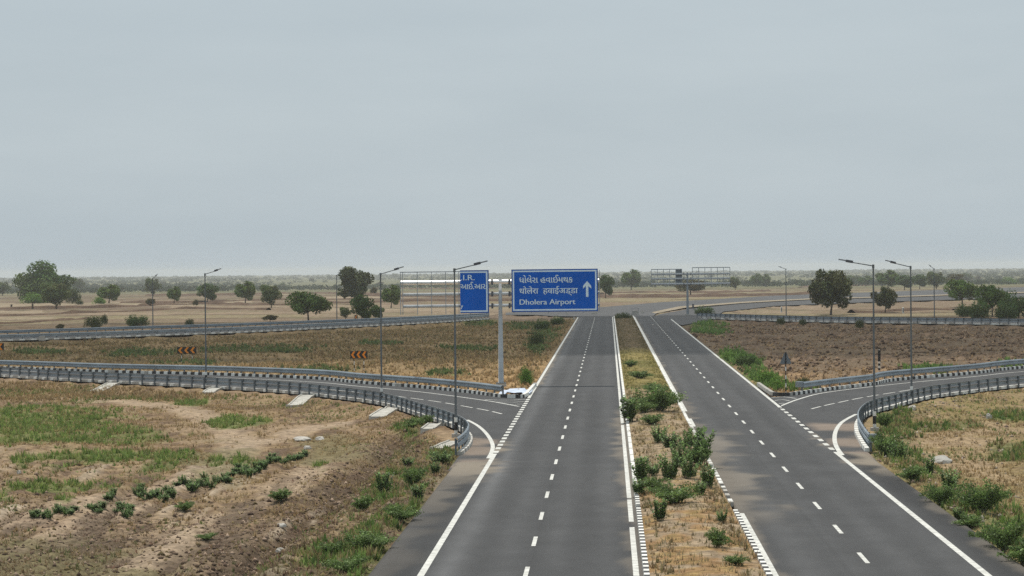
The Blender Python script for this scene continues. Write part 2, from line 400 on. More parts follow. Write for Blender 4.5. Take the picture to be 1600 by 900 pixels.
def ground_colour(X, Y, d):
    px, py = proj(X, Y, np.zeros_like(X))
    n1 = fbm(X / 14, Y / 14, 41, 4); n2 = fbm(X / 3.2, Y / 3.2, 47, 4); n3 = fbm(X / .8, Y / .8, 53, 3); n4 = fbm(X / 40, Y / 40, 59, 3)
    C = lambda *a: np.array(a)
    mixc = lambda a, b, t: a * (1 - t[..., None]) + b * t[..., None]
    tan, sandc, brown, dark, dry = C(.34, .245, .155), C(.44, .335, .235), C(.205, .135, .085), C(.12, .083, .058), C(.33, .235, .12)
    green = C(.15, .18, .06)
    c = np.broadcast_to(tan, X.shape + (3,)).copy()
    # left foreground field
    nf = (Y < 230)
    m = sstep(.38, .62, n2 * .6 + n1 * .4); c = mixc(c, dry, m * .7)
    c = mixc(c, brown, sstep(.44, .60, n2 * .5 + n3 * .5) * .8)
    c = mixc(c, dark, sstep(.54, .68, n3 * .55 + n2 * .45) * .8)
    low = nf & (px < 800)
    dk = sstep(752, 808, py + (n1 - .5) * 150 - px * .05) * low
    c = mixc(c, C(.215, .16, .108), dk * sstep(.30, .52, n2 * .6 + n3 * .4))
    for k, T in enumerate(TRACKS):
        q = polydist(X, Y, T) if True else 0
        c = mixc(c, sandc, (1 - sstep(.5, (2.4, 1.6, 1.7, 1.6)[k], q + (n2 - .5) * 2.4)) * low * .7)
    q = polydist(X, Y, DITCH)
    c = mixc(c, C(.085, .058, .04), np.exp(-((q + (n3 - .5) * 1.2) / 1.1) ** 2) * low * .85)
    bank = inpoly(X, Y, BANK) & low
    c = mixc(c, mixc(np.broadcast_to(C(.225, .165, .095), X.shape + (3,)), C(.13, .115, .06), sstep(.42, .6, n1 * .4 + n2 * .6)), np.where(bank, .8, 0.0))
    c = mixc(c, C(.12, .085, .06), np.where(bank, sstep(.52, .66, n3) * .7, 0.0))
    gm = blob(px, py, GREEN_L + GREEN_LV, n2) * low; c = mixc(c, green, gm * .8)
    nfu = fbm((X + .035 * Y) / .75, Y / 7.5, 71, 4); nfw = fbm((X + .035 * Y) / 2.6, Y / 20, 75, 3)
    fz = sstep(655, 760, py + (n1 - .5) * 110 - px * .03) * low * (1 - bank * .5)
    c = mixc(c, C(.115, .084, .060), fz * sstep(.49, .64, nfu * .55 + nfw * .25 + n3 * .2) * .8)
    c = mixc(c, C(.47, .385, .285), fz * sstep(.54, .66, 1 - (nfu * .5 + nfw * .5)) * .75)
    c = mixc(c, C(.17, .15, .075), blob(px, py, [(60, 880, 190, 55), (350, 705, 70, 30), (520, 690, 60, 30)], n2) * low * .7)
    # land between the ramps
    inn = ((Y >= 183) & (Y < 500)).astype(float)
    inn = inn * sstep(2, 0, road_dist_sign(X, Y))
    cin = np.broadcast_to(C(.285, .20, .108), X.shape + (3,)).copy()
    cin = mixc(cin, C(.17, .125, .068), sstep(.42, .62, n2 * .5 + n1 * .5)); cin = mixc(cin, dry * 1.02, sstep(.5, .7, n4 * .6 + n2 * .4) * .6)
    cin = mixc(cin, C(.46, .30, .15), sstep(545, 590, py + (n2 - .5) * 50 - (800 - px) * .05) * (px < 900) * .75)
    cin = mixc(cin, green, blob(px, py, GREEN_IN, n2) * .75)
    cri = np.broadcast_to(C(.20, .148, .098), X.shape + (3,)).copy()
    cri = mixc(cri, C(.10, .068, .048), sstep(.42, .6, n2 * .6 + n3 * .4)); cri = mixc(cri, C(.27, .185, .12), sstep(.52, .68, n3 * .5 + n2 * .5) * .8)
    cri = mixc(cri, C(.45, .30, .16), sstep(560, 600, py + (n2 - .5) * 45) * .8)
    cri = mixc(cri, C(.11, .16, .045), blob(px, py, GREEN_RI, n2) * .85)
    cin = np.where((X > 8)[..., None], cri, cin)
    c = mixc(c, cin, inn)
    # right foreground
    rn = nf & (X > 13) & (inn < .5)
    crn = mixc(np.broadcast_to(C(.37, .27, .165), X.shape + (3,)), C(.28, .215, .10), sstep(.42, .6, n1 * .4 + n2 * .6))
    crn = mixc(crn, C(.19, .13, .085), sstep(.54, .7, n3 * .6 + n2 * .4) * .7)
    crn = mixc(crn, C(.13, .15, .055), blob(px, py, GREEN_RN, n2) * .75)
    c = np.where(rn[..., None], crn, c)
    # far fields: strips with earth bunds
    far = sstep(470, 500, Y)
    k = np.log(np.maximum(Y, 60)) / math.log(1.085) + (X * .0004) + (n4 - .5) * .5
    ki = np.floor(k); kf = k - ki
    xi = np.floor(X / np.maximum(Y * .11, 40) + _hash(ki, ki * 0, 5) * 3)
    hsh = _hash(ki, xi, 77)
    pal = np.array([(.29, .222, .155), (.195, .146, .104), (.33, .262, .182), (.24, .18, .125), (.175, .13, .092), (.275, .225, .14)])
    cf = pal[np.minimum((hsh * 6).astype(int), 5)] * (.82 + .36 * n2)[..., None]
    cf = mixc(cf, C(.12, .085, .06), (1 - sstep(.02, .12, np.abs(kf - .06) + (n2 - .5) * .1)) * sstep(.35, .6, _hash(ki, ki * 0 + 3, 9)) * .8)
    cf = mixc(cf, C(.145, .15, .075), sstep(900, 2000, Y + (n4 - .5) * 900) * .85)
    cf = mixc(cf, C(.13, .14, .06), sstep(.52, .66, n2 * .5 + n1 * .5) * .4)
    c = mixc(c, cf, far)
    return np.clip(c * (.66 + .34 * n3 + .08 * n2)[..., None], .01, .8)

def road_dist_sign(X, Y):
    "positive outside the land enclosed by the two ramps"
    a = inpoly(X, Y, np.vstack([LI, [(X_LE, at(817, 621)[1])], [(X_LE, Y_END + 5)], FLF[::-1]]))
    b = inpoly(X, Y, np.vstack([RI, [(X_RE, at(1212, 620)[1])], [(X_RE, Y_END)], FRF]))
    return np.where(a | b, -1.0, 3.0)

t_in = np.arange(-.30, .2401, .0013)
t_out = np.concatenate([-.30 - np.cumsum(.004 * 1.13 ** np.arange(44))[::-1], t_in, .24 + np.cumsum(.004 * 1.13 ** np.arange(44))])
ss = np.concatenate([np.arange(620, 96, -2.0), np.arange(96, 20, -.9), 20 / 1.06 ** np.arange(1, 34)])
yy = np.concatenate([[-160, -80, -20, 20, 45], H * F / ss]); yy = np.append(yy[yy < 9000], 10000)
TT, YY = np.meshgrid(t_out, yy); XX = TT * np.maximum(YY + 30, 60)
sh = XX.shape; X1, Y1 = XX.ravel(), YY.ravel()
D1 = road_dist(X1, Y1); Z1 = ground_h(X1, Y1, D1)
gc = ground_colour(X1, Y1, D1)
idx = np.arange(sh[0] * sh[1]).reshape(sh)
Fq = np.stack([idx[:-1, :-1], idx[:-1, 1:], idx[1:, 1:], idx[1:, :-1]], -1).reshape(-1, 4)
ground = struct(link('ground', mesh_np('ground', np.stack([X1, Y1, Z1], -1), Fq, M_GROUND, gc, smooth=True)))

# ------------------------------------------------------------------ road surfaces
def asphalt_colour(X, Y, edges=(), seed=0, base=.054, tracks=()):
    n = fbm(X / 1.2, Y / 22, seed + 61, 3); n2 = fbm(X / 2.5, Y / 3.5, seed + 67, 4)
    v = base * (.86 + .30 * n) * (.89 + .22 * n2)
    for xc, amt, wd in tracks: v = v * (1 + 1.5 * amt * np.exp(-((X - xc + .25 * (fbm(Y / 60, X * 0, 7, 2) - .5)) / wd) ** 2) * (.5 + 1.0 * fbm(X / .8, Y / 30, seed + 63, 3)))
    n5 = fbm(X / .35, Y / 1.2, seed + 69, 3); v = v * (.90 + .2 * n5)
    v = v * np.where(np.abs(X - np.round((X + 2.77) / 3.6) * 3.6 + 2.77) < .07, .9, 1.0)
    c = np.stack([v * 1.0, v * 1.0, v * 1.01], -1)
    dust = np.zeros_like(X)
    for xe, wd, y0, y1, amt in edges:
        a = sstep(y0 - 8, y0 + 4, Y) * (1 - sstep(y1 - 4, y1 + 8, Y))
        q = np.abs(X - xe) / wd + (fbm(X / 2.0, Y / 2.2, seed + 71, 3) - .5) * 1.9
        dust = np.maximum(dust, (1 - sstep(.25, 1.0, q)) * a * amt)
    t = dust[..., None]
    return c * (1 - t) + np.array((.28, .235, .18)) * t

def corridor(name, xl, xr, z, edges, seed, tracks, kx=56):
    ys = np.concatenate([np.arange(-30, 300, .7), np.arange(300, Y_END + 4, 2.5)])
    u = np.linspace(0, 1, kx); U, Yg = np.meshgrid(u, ys)
    Xg = xl(Yg) * (1 - U) + xr(Yg) * U
    s = Xg.shape; i = np.arange(s[0] * s[1]).reshape(s)
    f = np.stack([i[:-1, :-1], i[:-1, 1:], i[1:, 1:], i[1:, :-1]], -1).reshape(-1, 4)
    V = np.stack([Xg.ravel(), Yg.ravel(), np.full(Xg.size, z)], -1)
    c = asphalt_colour(Xg.ravel(), Yg.ravel(), edges, seed, tracks=tracks)
    # sides going down into the soil
    n0 = len(V)
    for col in (0, kx - 1):
        e = i[:, col]; b = len(V); W = V[e].copy(); W[:, 2] = -.35
        V = np.vstack([V, W]); c = np.vstack([c, c[e]]); k = np.arange(len(e) - 1)
        f = np.vstack([f, np.stack([e[:-1], e[1:], b + k + 1, b + k], -1)])
    return struct(link(name, mesh_np(name, V, f, M_ROAD, c)))
cst = lambda v: (lambda Y: np.full(np.shape(Y), v))
road_l = corridor('carriageway_left', left_edge, cst(X_KL - .1), 0.0,
                  [(1.1, .6, 60, 112, .3), (1.1, .9, 100, 165, .45), (-8.0, 1.2, 60, 100, .12), (-7.7, 2.0, 116, 136, .8), (-8.0, 1.5, 100, 118, .3), (-6.4, .5, 200, 480, .5)], 0, [(-5.75, .38, .45), (-5.4, .16, .5), (-3.7, .16, .5), (-1.9, .15, .5), (-.1, .18, .55), (-7.3, -.27, .9)])
road_r = corridor('carriageway_right', cst(X_KR + .1), right_edge, 0.0,
                  [(5.5, 2.1, 98, 142, .46), (5.5, .9, 140, 190, .3), (5.5, .5, 60, 480, .35), (14.3, .8, 60, 125, .3), (14.2, 1.6, 118, 150, .8), (12.9, .5, 200, 480, .5)], 5, [(6.6, .22, .6), (8.2, .15, .5), (10.1, .16, .5), (11.8, .18, .5), (12.35, .2, .4), (13.6, -.27, .9)])

def flat_poly(name, P, z, m, colour, parent=None, grid=1.6):
    "a sheet with the outline P, cut into a fine grid so that its colour can vary"
    import bmesh
    P = np.asarray(P); bm = bmesh.new()
    vs = [bm.verts.new((p[0], p[1], z)) for p in P]
    for tri in tessellate_polygon([[Vector((p[0], p[1], 0)) for p in P]]):
        try: bm.faces.new([vs[k] for k in tri])
        except ValueError: pass
    mn, mxx = P.min(0), P.max(0)
    if grid:
        for ax in (0, 1):
            g = max(grid, (mxx[ax] - mn[ax]) / 120)
            for v in np.arange(mn[ax] + g, mxx[ax], g):
                co = (v, 0, 0) if ax == 0 else (0, v, 0); no = (1, 0, 0) if ax == 0 else (0, 1, 0)
                bmesh.ops.bisect_plane(bm, geom=bm.verts[:] + bm.edges[:] + bm.faces[:], plane_co=co, plane_no=no)
    for f_ in bm.faces:
        if f_.normal.z < 0: f_.normal_flip()
    me = bpy.data.meshes.new(name); bm.to_mesh(me); bm.free(); me.materials.append(m)
    V = np.zeros(len(me.vertices) * 3, np.float32); me.vertices.foreach_get('co', V); V = V.reshape(-1, 3).astype(float)
    c = np.ones((len(V), 4), np.float32); c[:, :3] = colour(V[:, 0], V[:, 1])
    a = me.color_attributes.new('Col', 'FLOAT_COLOR', 'POINT'); a.data.foreach_set('color', c.ravel())
    return struct(link(name, me, parent))
def ramp_colour(mouth):
    def f_(X, Y):
        c = asphalt_colour(X, Y, (), 9, .060); dust = np.zeros_like(X)
        for (cx, cy_), r in mouth:
            q = np.hypot(X - cx, (Y - cy_) * .45) / r + (fbm(X / 1.5, Y / 3, 73, 3) - .5) * 1.1
            dust = np.maximum(dust, 1 - sstep(.55, 1.0, q))
        t = dust[..., None] * .9
        return c * (1 - t) + np.array((.235, .185, .145)) * t
    return f_
ramp_l = flat_poly('ramp_road_left', LRAMP, -.006, M_ROAD, ramp_colour([(at(745, 690), 1.9), (at(742, 705), 1.9), (at(738, 722), 1.7)]), grid=.8)
ramp_r = flat_poly('ramp_road_right', RRAMP, -.006, M_ROAD, ramp_colour([(at(1322, 668), 2.4), (at(1332, 690), 1.8), (at(1345, 712), 1.5)]), grid=.8)
flat_poly('far_ramp_left', FLRAMP, -.006, M_ROAD, lambda X, Y: asphalt_colour(X, Y, (), 3, .08), grid=4)
flat_poly('far_ramp_right', FRRAMP, -.006, M_ROAD, lambda X, Y: asphalt_colour(X, Y, (), 4, .08), grid=4)
flat_poly('far_highway', HWY1, .006, M_ROAD, lambda X, Y: asphalt_colour(X, Y, (), 6, .088), grid=9)
flat_poly('far_highway_lower', HWY2, .002, M_ROAD, lambda X, Y: asphalt_colour(X, Y, (), 7, .072), grid=9)
flat_poly('sand_strip', SAND, .03, M_GROUND, lambda X, Y: np.array((.30, .255, .19)) * (.8 + .4 * fbm(X / 4, Y / 9, 5, 3))[..., None], grid=6)

# painted lines: children of their road
def stripe(name, path, width, z, parent, dash=None, phase=0.0, wear=None):
    P = resample(np.asarray(path, float), .5 if dash else 1.5); V = []; Fs = []
    if dash:
        on, off = dash; s = np.concatenate([[0], np.cumsum(np.hypot(*np.diff(P, axis=0).T))]); segs = []
        a = phase
        while a < s[-1]:
            b = min(a + on, s[-1]); q = np.linspace(max(a, 0), b, 3)
            if b > 0: segs.append(np.stack([np.interp(q, s, P[:, 0]), np.interp(q, s, P[:, 1])], -1))
            a += on + off
    else: segs = [P]
    for g in segs:
        t, n = normals2d(g); b = len(V)
        for p, q in zip(g, n):
            V += [(p[0] + q[0] * width / 2, p[1] + q[1] * width / 2, z), (p[0] - q[0] * width / 2, p[1] - q[1] * width / 2, z)]
        Fs += [(b + 2 * k, b + 2 * k + 1, b + 2 * k + 3, b + 2 * k + 2) for k in range(len(g) - 1)]
    return struct(link(name, mesh_np(name, V, Fs, M_WHITE), parent))
vx = lambda x, a, b: [(x, a), (x, b)]
Y_G1, Y_M1 = at(826, 622)[1], at(770, 709)[1]
Y_G2, Y_M2 = at(1217, 635)[1], at(1302, 704)[1]
stripe('edge_line', vx(X_LE, -20, Y_M1), .24, .005, road_l)
stripe('edge_line', vx(X_LE, Y_G1, Y_END - 4), .24, .005, road_l)
stripe('give_way_line', vx(X_LE, Y_M1, Y_G1), .30, .005, road_l, (1.45, 1.15), .6)
stripe('lane_dashes', vx(X_LD, 22.9, Y_END - 2), .16, .005, road_l, (3, 6))
for a, b in ((60, 92), (94, 103), (103.6, 152), (153, Y_END - 2)): stripe('edge_line', vx(X_LI, a, b), .20, .005, road_l)
stripe('edge_line', vx(X_RE, -20, Y_M2 - 1), .24, .005, road_r)
stripe('edge_line', vx(X_RE, Y_G2, Y_END - 30), .24, .005, road_r)
stripe('give_way_line', vx(X_RE, Y_M2, Y_G2), .28, .005, road_r, (1.7, 1.6), .4)
stripe('lane_dashes', vx(X_RD, 17.5, Y_END - 2), .16, .005, road_r, (3, 6))
for a, b in ((60, 97), (150, 158), (166, Y_END - 2)): stripe('edge_line', vx(X_RI, a, b), .22, .005, road_r)
sp_ = lambda px, st=1.0: smooth_path(ats(px), st)
stripe('edge_line', sp_([(-190, 574.3), (0, 578.5), (165, 585), (309, 589), (400, 592), (500, 597.5), (560, 603.5), (654, 612), (757, 625.5), (811, 635)]), .2, .0, ramp_l)
stripe('edge_line', sp_([(730, 656), (745, 664), (757, 674), (766, 686), (770, 697), (768, 707), (763, 716)]), .24, .001, ramp_l)
stripe('warning_dashes', sp_([(784, 646.6), (763.4, 641.6), (740, 637.3), (713.7, 632.6), (687.5, 628.1), (658.4, 624.1), (627.5, 620), (592, 616), (540, 611), (450, 604), (300, 596), (100, 588)]), .17, .0, ramp_l, (2.9, 1.1))
for p in ([(757, 624), (790, 625.5), (824, 623.5)], [(777, 628), (800, 628.5), (822, 627)], [(796, 632), (808, 632), (819, 631)]): stripe('gore_stripes', sp_(p, .5), .18, .0, ramp_l)
stripe('edge_line', sp_([(1790, 569), (1600, 580.5), (1525, 588), (1400, 600), (1294, 612.6), (1250, 623), (1219, 634.5)]), .2, .0, ramp_r)
stripe('edge_line', sp_([(1338, 647), (1326, 653), (1314, 661), (1306, 673), (1304, 687), (1308, 700), (1316, 711)]), .26, .001, ramp_r)
stripe('warning_dashes', sp_([(1268, 638.7), (1288.7, 633.5), (1310.3, 628.8), (1335.2, 623.5), (1361.6, 618.7), (1388, 614.5), (1450, 605), (1530, 596), (1650, 586)]), .17, .0, ramp_r, (2.9, 1.1))
for p in ([(1206, 621), (1225, 620), (1244, 622.5)], [(1208.5, 626), (1222, 624), (1234, 626)], [(1213, 631), (1220, 629.5), (1226, 630)]): stripe('gore_stripes', sp_(p, .5), .18, .0, ramp_r)

# ------------------------------------------------------------------ median strip
def median_colour(X, Y):
    n1 = fbm(X / 5, Y / 9, 81, 3); n2 = fbm(X / 1.2, Y / 1.6, 83, 4); n3 = fbm(X / .4, Y / .5, 87, 3)
    A = np.array
    mixc = lambda a, b, t: a * (1 - t[..., None]) + b * t[..., None]
    c = np.broadcast_to(A((.38, .29, .195)), X.shape + (3,))
    c = mixc(c, A((.38, .22, .10)), sstep(.42, .6, n2) * (1 - sstep(100, 116, Y)) * .8)
    c = mixc(c, A((.33, .24, .10)), sstep(.5, .66, n2 * .5 + n3 * .5) * .7)
    c = mixc(c, A((.28, .23, .075)), sstep(185, 205, Y) * .8)
    c = mixc(c, A((.13, .14, .05)), sstep(.5, .65, n1 * .5 + n2 * .5) * sstep(150, 185, Y) * .6)
    c = mixc(c, A((.16, .115, .08)), sstep(278, 300, Y) * .8)  # cloud shadow painted into the soil colour of the far stretch
    return c * (.55 + .5 * n3)[..., None]
ys = np.concatenate([np.arange(40, 200, .3), np.arange(200, Y_END + 2, 1.0)]); xs = np.linspace(X_KL + .08, X_KR - .08, 22)
Xg, Yg = np.meshgrid(xs, ys); s_ = Xg.shape; i_ = np.arange(s_[0] * s_[1]).reshape(s_)
bulge = np.sin((Xg - xs[0]) / (xs[-1] - xs[0]) * math.pi)
Zg = .08 + .14 * bulge + (fbm(Xg / .7, Yg / .7, 91, 3) - .5) * .2 * np.sqrt(np.clip(bulge, 0, 1))
def med_h(x, y): return .18
struct(link('median_strip', mesh_np('median_strip', np.stack([Xg.ravel(), Yg.ravel(), Zg.ravel()], -1),
    np.stack([i_[:-1, :-1], i_[:-1, 1:], i_[1:, 1:], i_[1:, :-1]], -1).reshape(-1, 4), M_GROUND, median_colour(Xg.ravel(), Yg.ravel()), smooth=True)))

# low earth bunds between the far fields
def bund(pts, ht, wd, seed):
    P = smooth_path(np.array([gat(*p_)[:2] for p_ in pts]), 3.0); t, n = normals2d(P); V = []; pr = [(-1, -.3), (-.55, .45), (-.1, 1), (.3, .85), (1, -.3)]
    wob = fbm(P[:, 0] / 9, P[:, 1] / 9, seed, 3); gz = ground_h(P[:, 0], P[:, 1])
    for i, p in enumerate(P):
        hh = ht * (.15 + 1.3 * wob[i])
        for a, z in pr: V.append((p[0] + n[i, 0] * a * wd * (.6 + wob[i]), p[1] + n[i, 1] * a * wd * (.6 + wob[i]), gz[i] + z * hh))
    Fs = [(i * 5 + j, i * 5 + j + 1, (i + 1) * 5 + j + 1, (i + 1) * 5 + j) for i in range(len(P) - 1) for j in range(4)]
    V = np.array(V); c = np.array((.135, .092, .066)) * (.6 + .8 * fbm(V[:, 0] / 3, V[:, 1] / 5, seed + 1, 3))[:, None]
    struct(link('earth_bund', mesh_np('earth_bund', V, Fs, M_GROUND, c)))
for q, h_, w_ in (([(-40, 485), (60, 482.5), (180, 480), (250, 476.5), (330, 475.5), (430, 477), (520, 474), (640, 471), (800, 470)], .9, 1.4), ([(-40, 495), (60, 492), (160, 488), (225, 486), (300, 482.5), (420, 484)], .7, 1.0),
                  ([(-20, 507), (50, 504), (85, 501.5), (140, 498)], .6, .9), ([(190, 473), (260, 473.5), (300, 473), (420, 469.5), (560, 468)], .8, 1.3), ([(560, 462), (690, 464.5), (800, 463), (945, 464.5), (1035, 464.8), (1120, 463.5), (1250, 461), (1300, 459.5)], 1.5, 2.4),
                  ([(940, 459), (1010, 457), (1120, 457.5), (1200, 455)], .9, 2.0), ([(230, 462), (330, 461), (470, 459), (620, 460)], 1.0, 2.2), ([(640, 452), (760, 451), (420, 450), (300, 451)][::-1], 1.0, 2.6), ([(1250, 449), (1360, 446), (1500, 442), (1640, 441)], 1.2, 3.0),
                  ([(1330, 489), (1400, 486), (1450, 484.5), (1490, 485)], .8, 1.2), ([(0, 452), (100, 451), (210, 452), (330, 450.5)], 1.0, 2.4)):
    bund(q, h_, w_, int(q[0][1] * 3))

# ------------------------------------------------------------------ kerbs
def kerb(name, path, block, m_of, wd=.22, ht=.16, z0=-.03, gap=.012):
    P = resample(np.asarray(path, float), block); t, n = normals2d(P); b = MB()
    for k in range(len(P) - 1):
        m = m_of(k, P[k])
        if m is None: continue
        a, c = P[k] + t[k] * gap, P[k + 1] - t[k] * gap; na, nc = n[k] * wd / 2, n[k + 1] * wd / 2; j = .02
        V = [(*(a + na), z0), (*(a - na), z0), (*(c - nc), z0), (*(c + nc), z0)]
        V += [(*(a + na * .86), z0 + ht), (*(a - na * .86), z0 + ht), (*(c - nc * .86), z0 + ht), (*(c + nc * .86), z0 + ht)]
        b.add(V, [(0, 1, 2, 3)[::-1], (4, 5, 6, 7), (0, 1, 5, 4)[::-1], (1, 2, 6, 5)[::-1], (2, 3, 7, 6)[::-1], (3, 0, 4, 7)[::-1]], m)
    return struct(b.build(name, [M_KW, M_KB, M_CONC]))
rk = random.Random(4)
def med_l(k, p):
    y = p[1]
    if 98 < y < 99.5 or 105 < y < 106.5 or (150 < y < 153): return None
    if y < 104: return 0 if k % 2 else 1
    return 2 if k % 9 == 0 else 0
def med_r(k, p):
    y = p[1]
    if y < 97: return 0 if k % 2 else 1
    if y < 112: return None if rk.random() < .5 else (0 if rk.random() < .6 else 2)
    if y < 150: return 2 if rk.random() < .6 else 0
    return 2 if k % 9 == 0 else 0
kerb('median_kerb', [(X_KL, 40), (X_KL, Y_END)], .5, med_l, ht=.2)
kerb('median_kerb', [(X_KR, 40), (X_KR, Y_END)], .5, med_r, ht=.2)
bw = lambda k, p: 2 if rk.random() < .05 else k % 2
kerb('ramp_kerb', LI, .52, bw, ht=.30, wd=.25)
kerb('ramp_kerb', RI, .52, bw, ht=.30, wd=.25)
kerb('ramp_kerb', smooth_path(ats([(-60, 583.8), (0, 588), (95, 594), (188, 598.5), (311, 605), (450, 614), (572, 628), (618, 637.5), (660, 651), (700, 664), (725, 675), (735, 686), (731, 699), (718, 711)]), 1), .55, lambda k, p: 2 if k % 3 else 0, ht=.22, wd=.3)
kerb('ramp_kerb', RO, .55, lambda k, p: 0 if k % 3 else 2, ht=.22, wd=.3)
kerb('ramp_kerb', FLF, 1.0, lambda k, p: 0 if k % 2 else 2, ht=.24, wd=.3)  # every other block grey, painting in the shadows of the rail posts
kerb('ramp_kerb', FRF, 1.3, lambda k, p: 0 if k % 3 else 2, ht=.3, wd=.3)
kerb('gore_kerb', ats([(785, 621), (800, 622), (817, 621.5), (823, 618), (836, 603)]), .8, lambda k, p: 1 if k in (0, 2) else 0, ht=.3, wd=.3)
kerb('gore_kerb', ats([(1233, 618.5), (1220, 619), (1207, 617.5), (1196, 610), (1185, 602)]), 1.0, lambda k, p: 1 if k in (0, 1) else 2, ht=.3, wd=.3)

# ------------------------------------------------------------------ guard rails
PROF = [(.0, .33), (.085, .41), (.095, .465), (.02, .55), (.02, .61), (.095, .70), (.085, .75), (.0, .84)]
pb = MB(); pb.box((-.09, 0, .40), (.10, .15, .90)); pb.box((-.02, 0, .60), (.05, .12, .36))
POST = pb.mesh('post', M_POST)
def guard_rail(path, side, label, posts=2.0, end=None, scale=1.0, dz=0.0, bars=1):
    "side: +1 when the road lies to the left of the path direction"
    P = resample(path, 1.0); t, n = normals2d(P); n = n * side
    root = empty('guard_rail', (P[0][0], P[0][1], 0), label, 'guard rail', 'steel guard rails along the ramps')
    o = np.array((P[0][0], P[0][1]))
    for PR in ([PROF] if bars == 1 else [[(.0, .62), (.05, .655), (.055, .70), (.03, .73), (.055, .77), (.05, .81), (.0, .86)], [(.0, .30), (.05, .335), (.055, .38), (.03, .41), (.055, .45), (.05, .49), (.0, .54)]]):
        V = []; Fs = []; pr = PR + [(x - .03, z) for x, z in PR[::-1]]; k = len(pr)
        for p, q in zip(P, n):
            V += [(*(p - o + q * a * scale), z * scale + dz) for a, z in pr]
        for i in range(len(P) - 1):
            Fs += [(i * k + j, i * k + (j + 1) % k, (i + 1) * k + (j + 1) % k, (i + 1) * k + j) for j in range(k)]
        Fs += [tuple(range(k)), tuple(range((len(P) - 1) * k, len(P) * k))]
        link('rail', mesh_np('rail', V, Fs, M_RAIL), root)
    Q = resample(path, posts); tq, nq = normals2d(Q); nq = nq * side
    for p, q in zip(Q, nq):
        c = link('post', POST, root); c.location = (p[0] - o[0], p[1] - o[1], dz - .02); c.rotation_euler = (0, 0, math.atan2(q[1], q[0]))
        c.scale = (1, 1, scale)
    if end:
        p, q = P[end] - o, n[end]; e = MB(); a = math.atan2(q[1], q[0])
        e.tube([(p[0] + q[0] * -.30, p[1] + q[1] * -.30, .42 * scale + dz), (p[0] + q[0] * -.30, p[1] + q[1] * -.30, .86 * scale + dz)], .33, 14)
        e.build('end_terminal', M_RAIL, root)
    return root
def shift(P, dist):
    t, n = normals2d(P); return P + n * dist
# inner (far) barriers stand just behind the black and white kerb, outer ones on the field side
guard_rail(shift(LI[:-3], .42), -1, 'steel guard rail along the far side of the left ramp behind black and white kerb', dz=.08)
guard_rail(shift(LO, -.12), 1, 'steel guard rail curving along the near side of the left ramp', dz=.06, scale=1.05, bars=2)
guard_rail(shift(RI[:-4], -.42), 1, 'steel guard rail along the far side of the right ramp, above striped kerb', end=-1, dz=.08)
guard_rail(shift(RO, .12), -1, 'steel guard rail with rounded end curving along the near side of the right ramp', end=-1, dz=.06, scale=1.05, bars=2)
guard_rail(shift(FLF, .3), -1, 'front guard rail of the distant left ramp beyond the brown grass', dz=.12)
guard_rail(shift(FLR, .1), -1, 'back guard rail of the distant left ramp, behind its front rail', dz=.12, posts=2.0)
guard_rail(shift(FRF, -.3), 1, 'guard rail of the distant right ramp beyond the ploughed field', dz=.15, scale=1.15)

# ------------------------------------------------------------------ sign gantries
def px_frame(bx, by):
    k = ppm(*at(bx, by)); sh_ = ROLL * (by - 446)
    return k, (lambda px: (px - bx + sh_) / k), (lambda py: (by - py) / k)
def text_mesh(name, body, x0, x1, z0, z1, y, m, parent, bold=.02):
    "lettering set to fill a rectangle of the board; every stroke is filled by itself and sits a hair before the last, so overlapping strokes never share a plane"
    from mathutils.geometry import interpolate_bezier
    cu = bpy.data.curves.new(name, 'FONT'); cu.body = body
    tmp = bpy.data.objects.new(name, cu); COL.objects.link(tmp); bpy.context.view_layer.update()
    cv = tmp.to_curve(bpy.context.evaluated_depsgraph_get()); loops = []
    for sp in cv.splines:
        bz = sp.bezier_points; pts = []
        for i in range(len(bz)):
            p, q = bz[i], bz[(i + 1) % len(bz)]
            pts += [(v.x, v.y) for v in interpolate_bezier(p.co, p.handle_right, q.handle_left, q.co, 5)[:-1]]
        if len(pts) > 2: loops.append(np.array(pts))
    tmp.to_curve_clear(); bpy.data.objects.remove(tmp); bpy.data.curves.remove(cu)
    area = lambda P: .5 * float(np.sum(P[:, 0] * np.roll(P[:, 1], -1) - np.roll(P[:, 0], -1) * P[:, 1]))
    ar = [area(P) for P in loops]; sg = np.sign(max(ar, key=abs))
    outer = [i for i in range(len(loops)) if ar[i] * sg > 0]; holes = [i for i in range(len(loops)) if ar[i] * sg <= 0]
    allp = np.vstack(loops); mn, mxv = allp.min(0), allp.max(0); V = []; Fs = []
    own = {i: [] for i in outer}
    for hI in holes:
        c = loops[hI][0:1]; best = [i for i in outer if inpoly(c[:, 0], c[:, 1], loops[i])[0]]
        if best: own[min(best, key=lambda i: abs(ar[i]))].append(hI)
        else: outer.append(hI); own[hI] = []
    cnt = 0
    for sh in (-.5, .5):
        for i in outer:
            rings = [loops[i]] + [loops[hI] for hI in own[i]]; flat = np.vstack(rings); b0 = len(V)
            for p in flat:
                X = x0 + (p[0] - mn[0]) / (mxv[0] - mn[0]) * (x1 - x0) + sh * bold
                V.append((X, y - .0018 * (cnt % 13), z0 + (p[1] - mn[1]) / (mxv[1] - mn[1]) * (z1 - z0) + X * TILT))
            Fs += [tuple(b0 + k_ for k_ in t) for t in tessellate_polygon([[Vector((p[0], p[1], 0)) for p in rg] for rg in rings])]
            cnt += 1
    return link(name, mesh_np(name, V, Fs, m), parent)
TILT = .0015
def tilted(b):
    b.V = [(x, y, z + x * TILT) for x, y, z in b.V]; return b

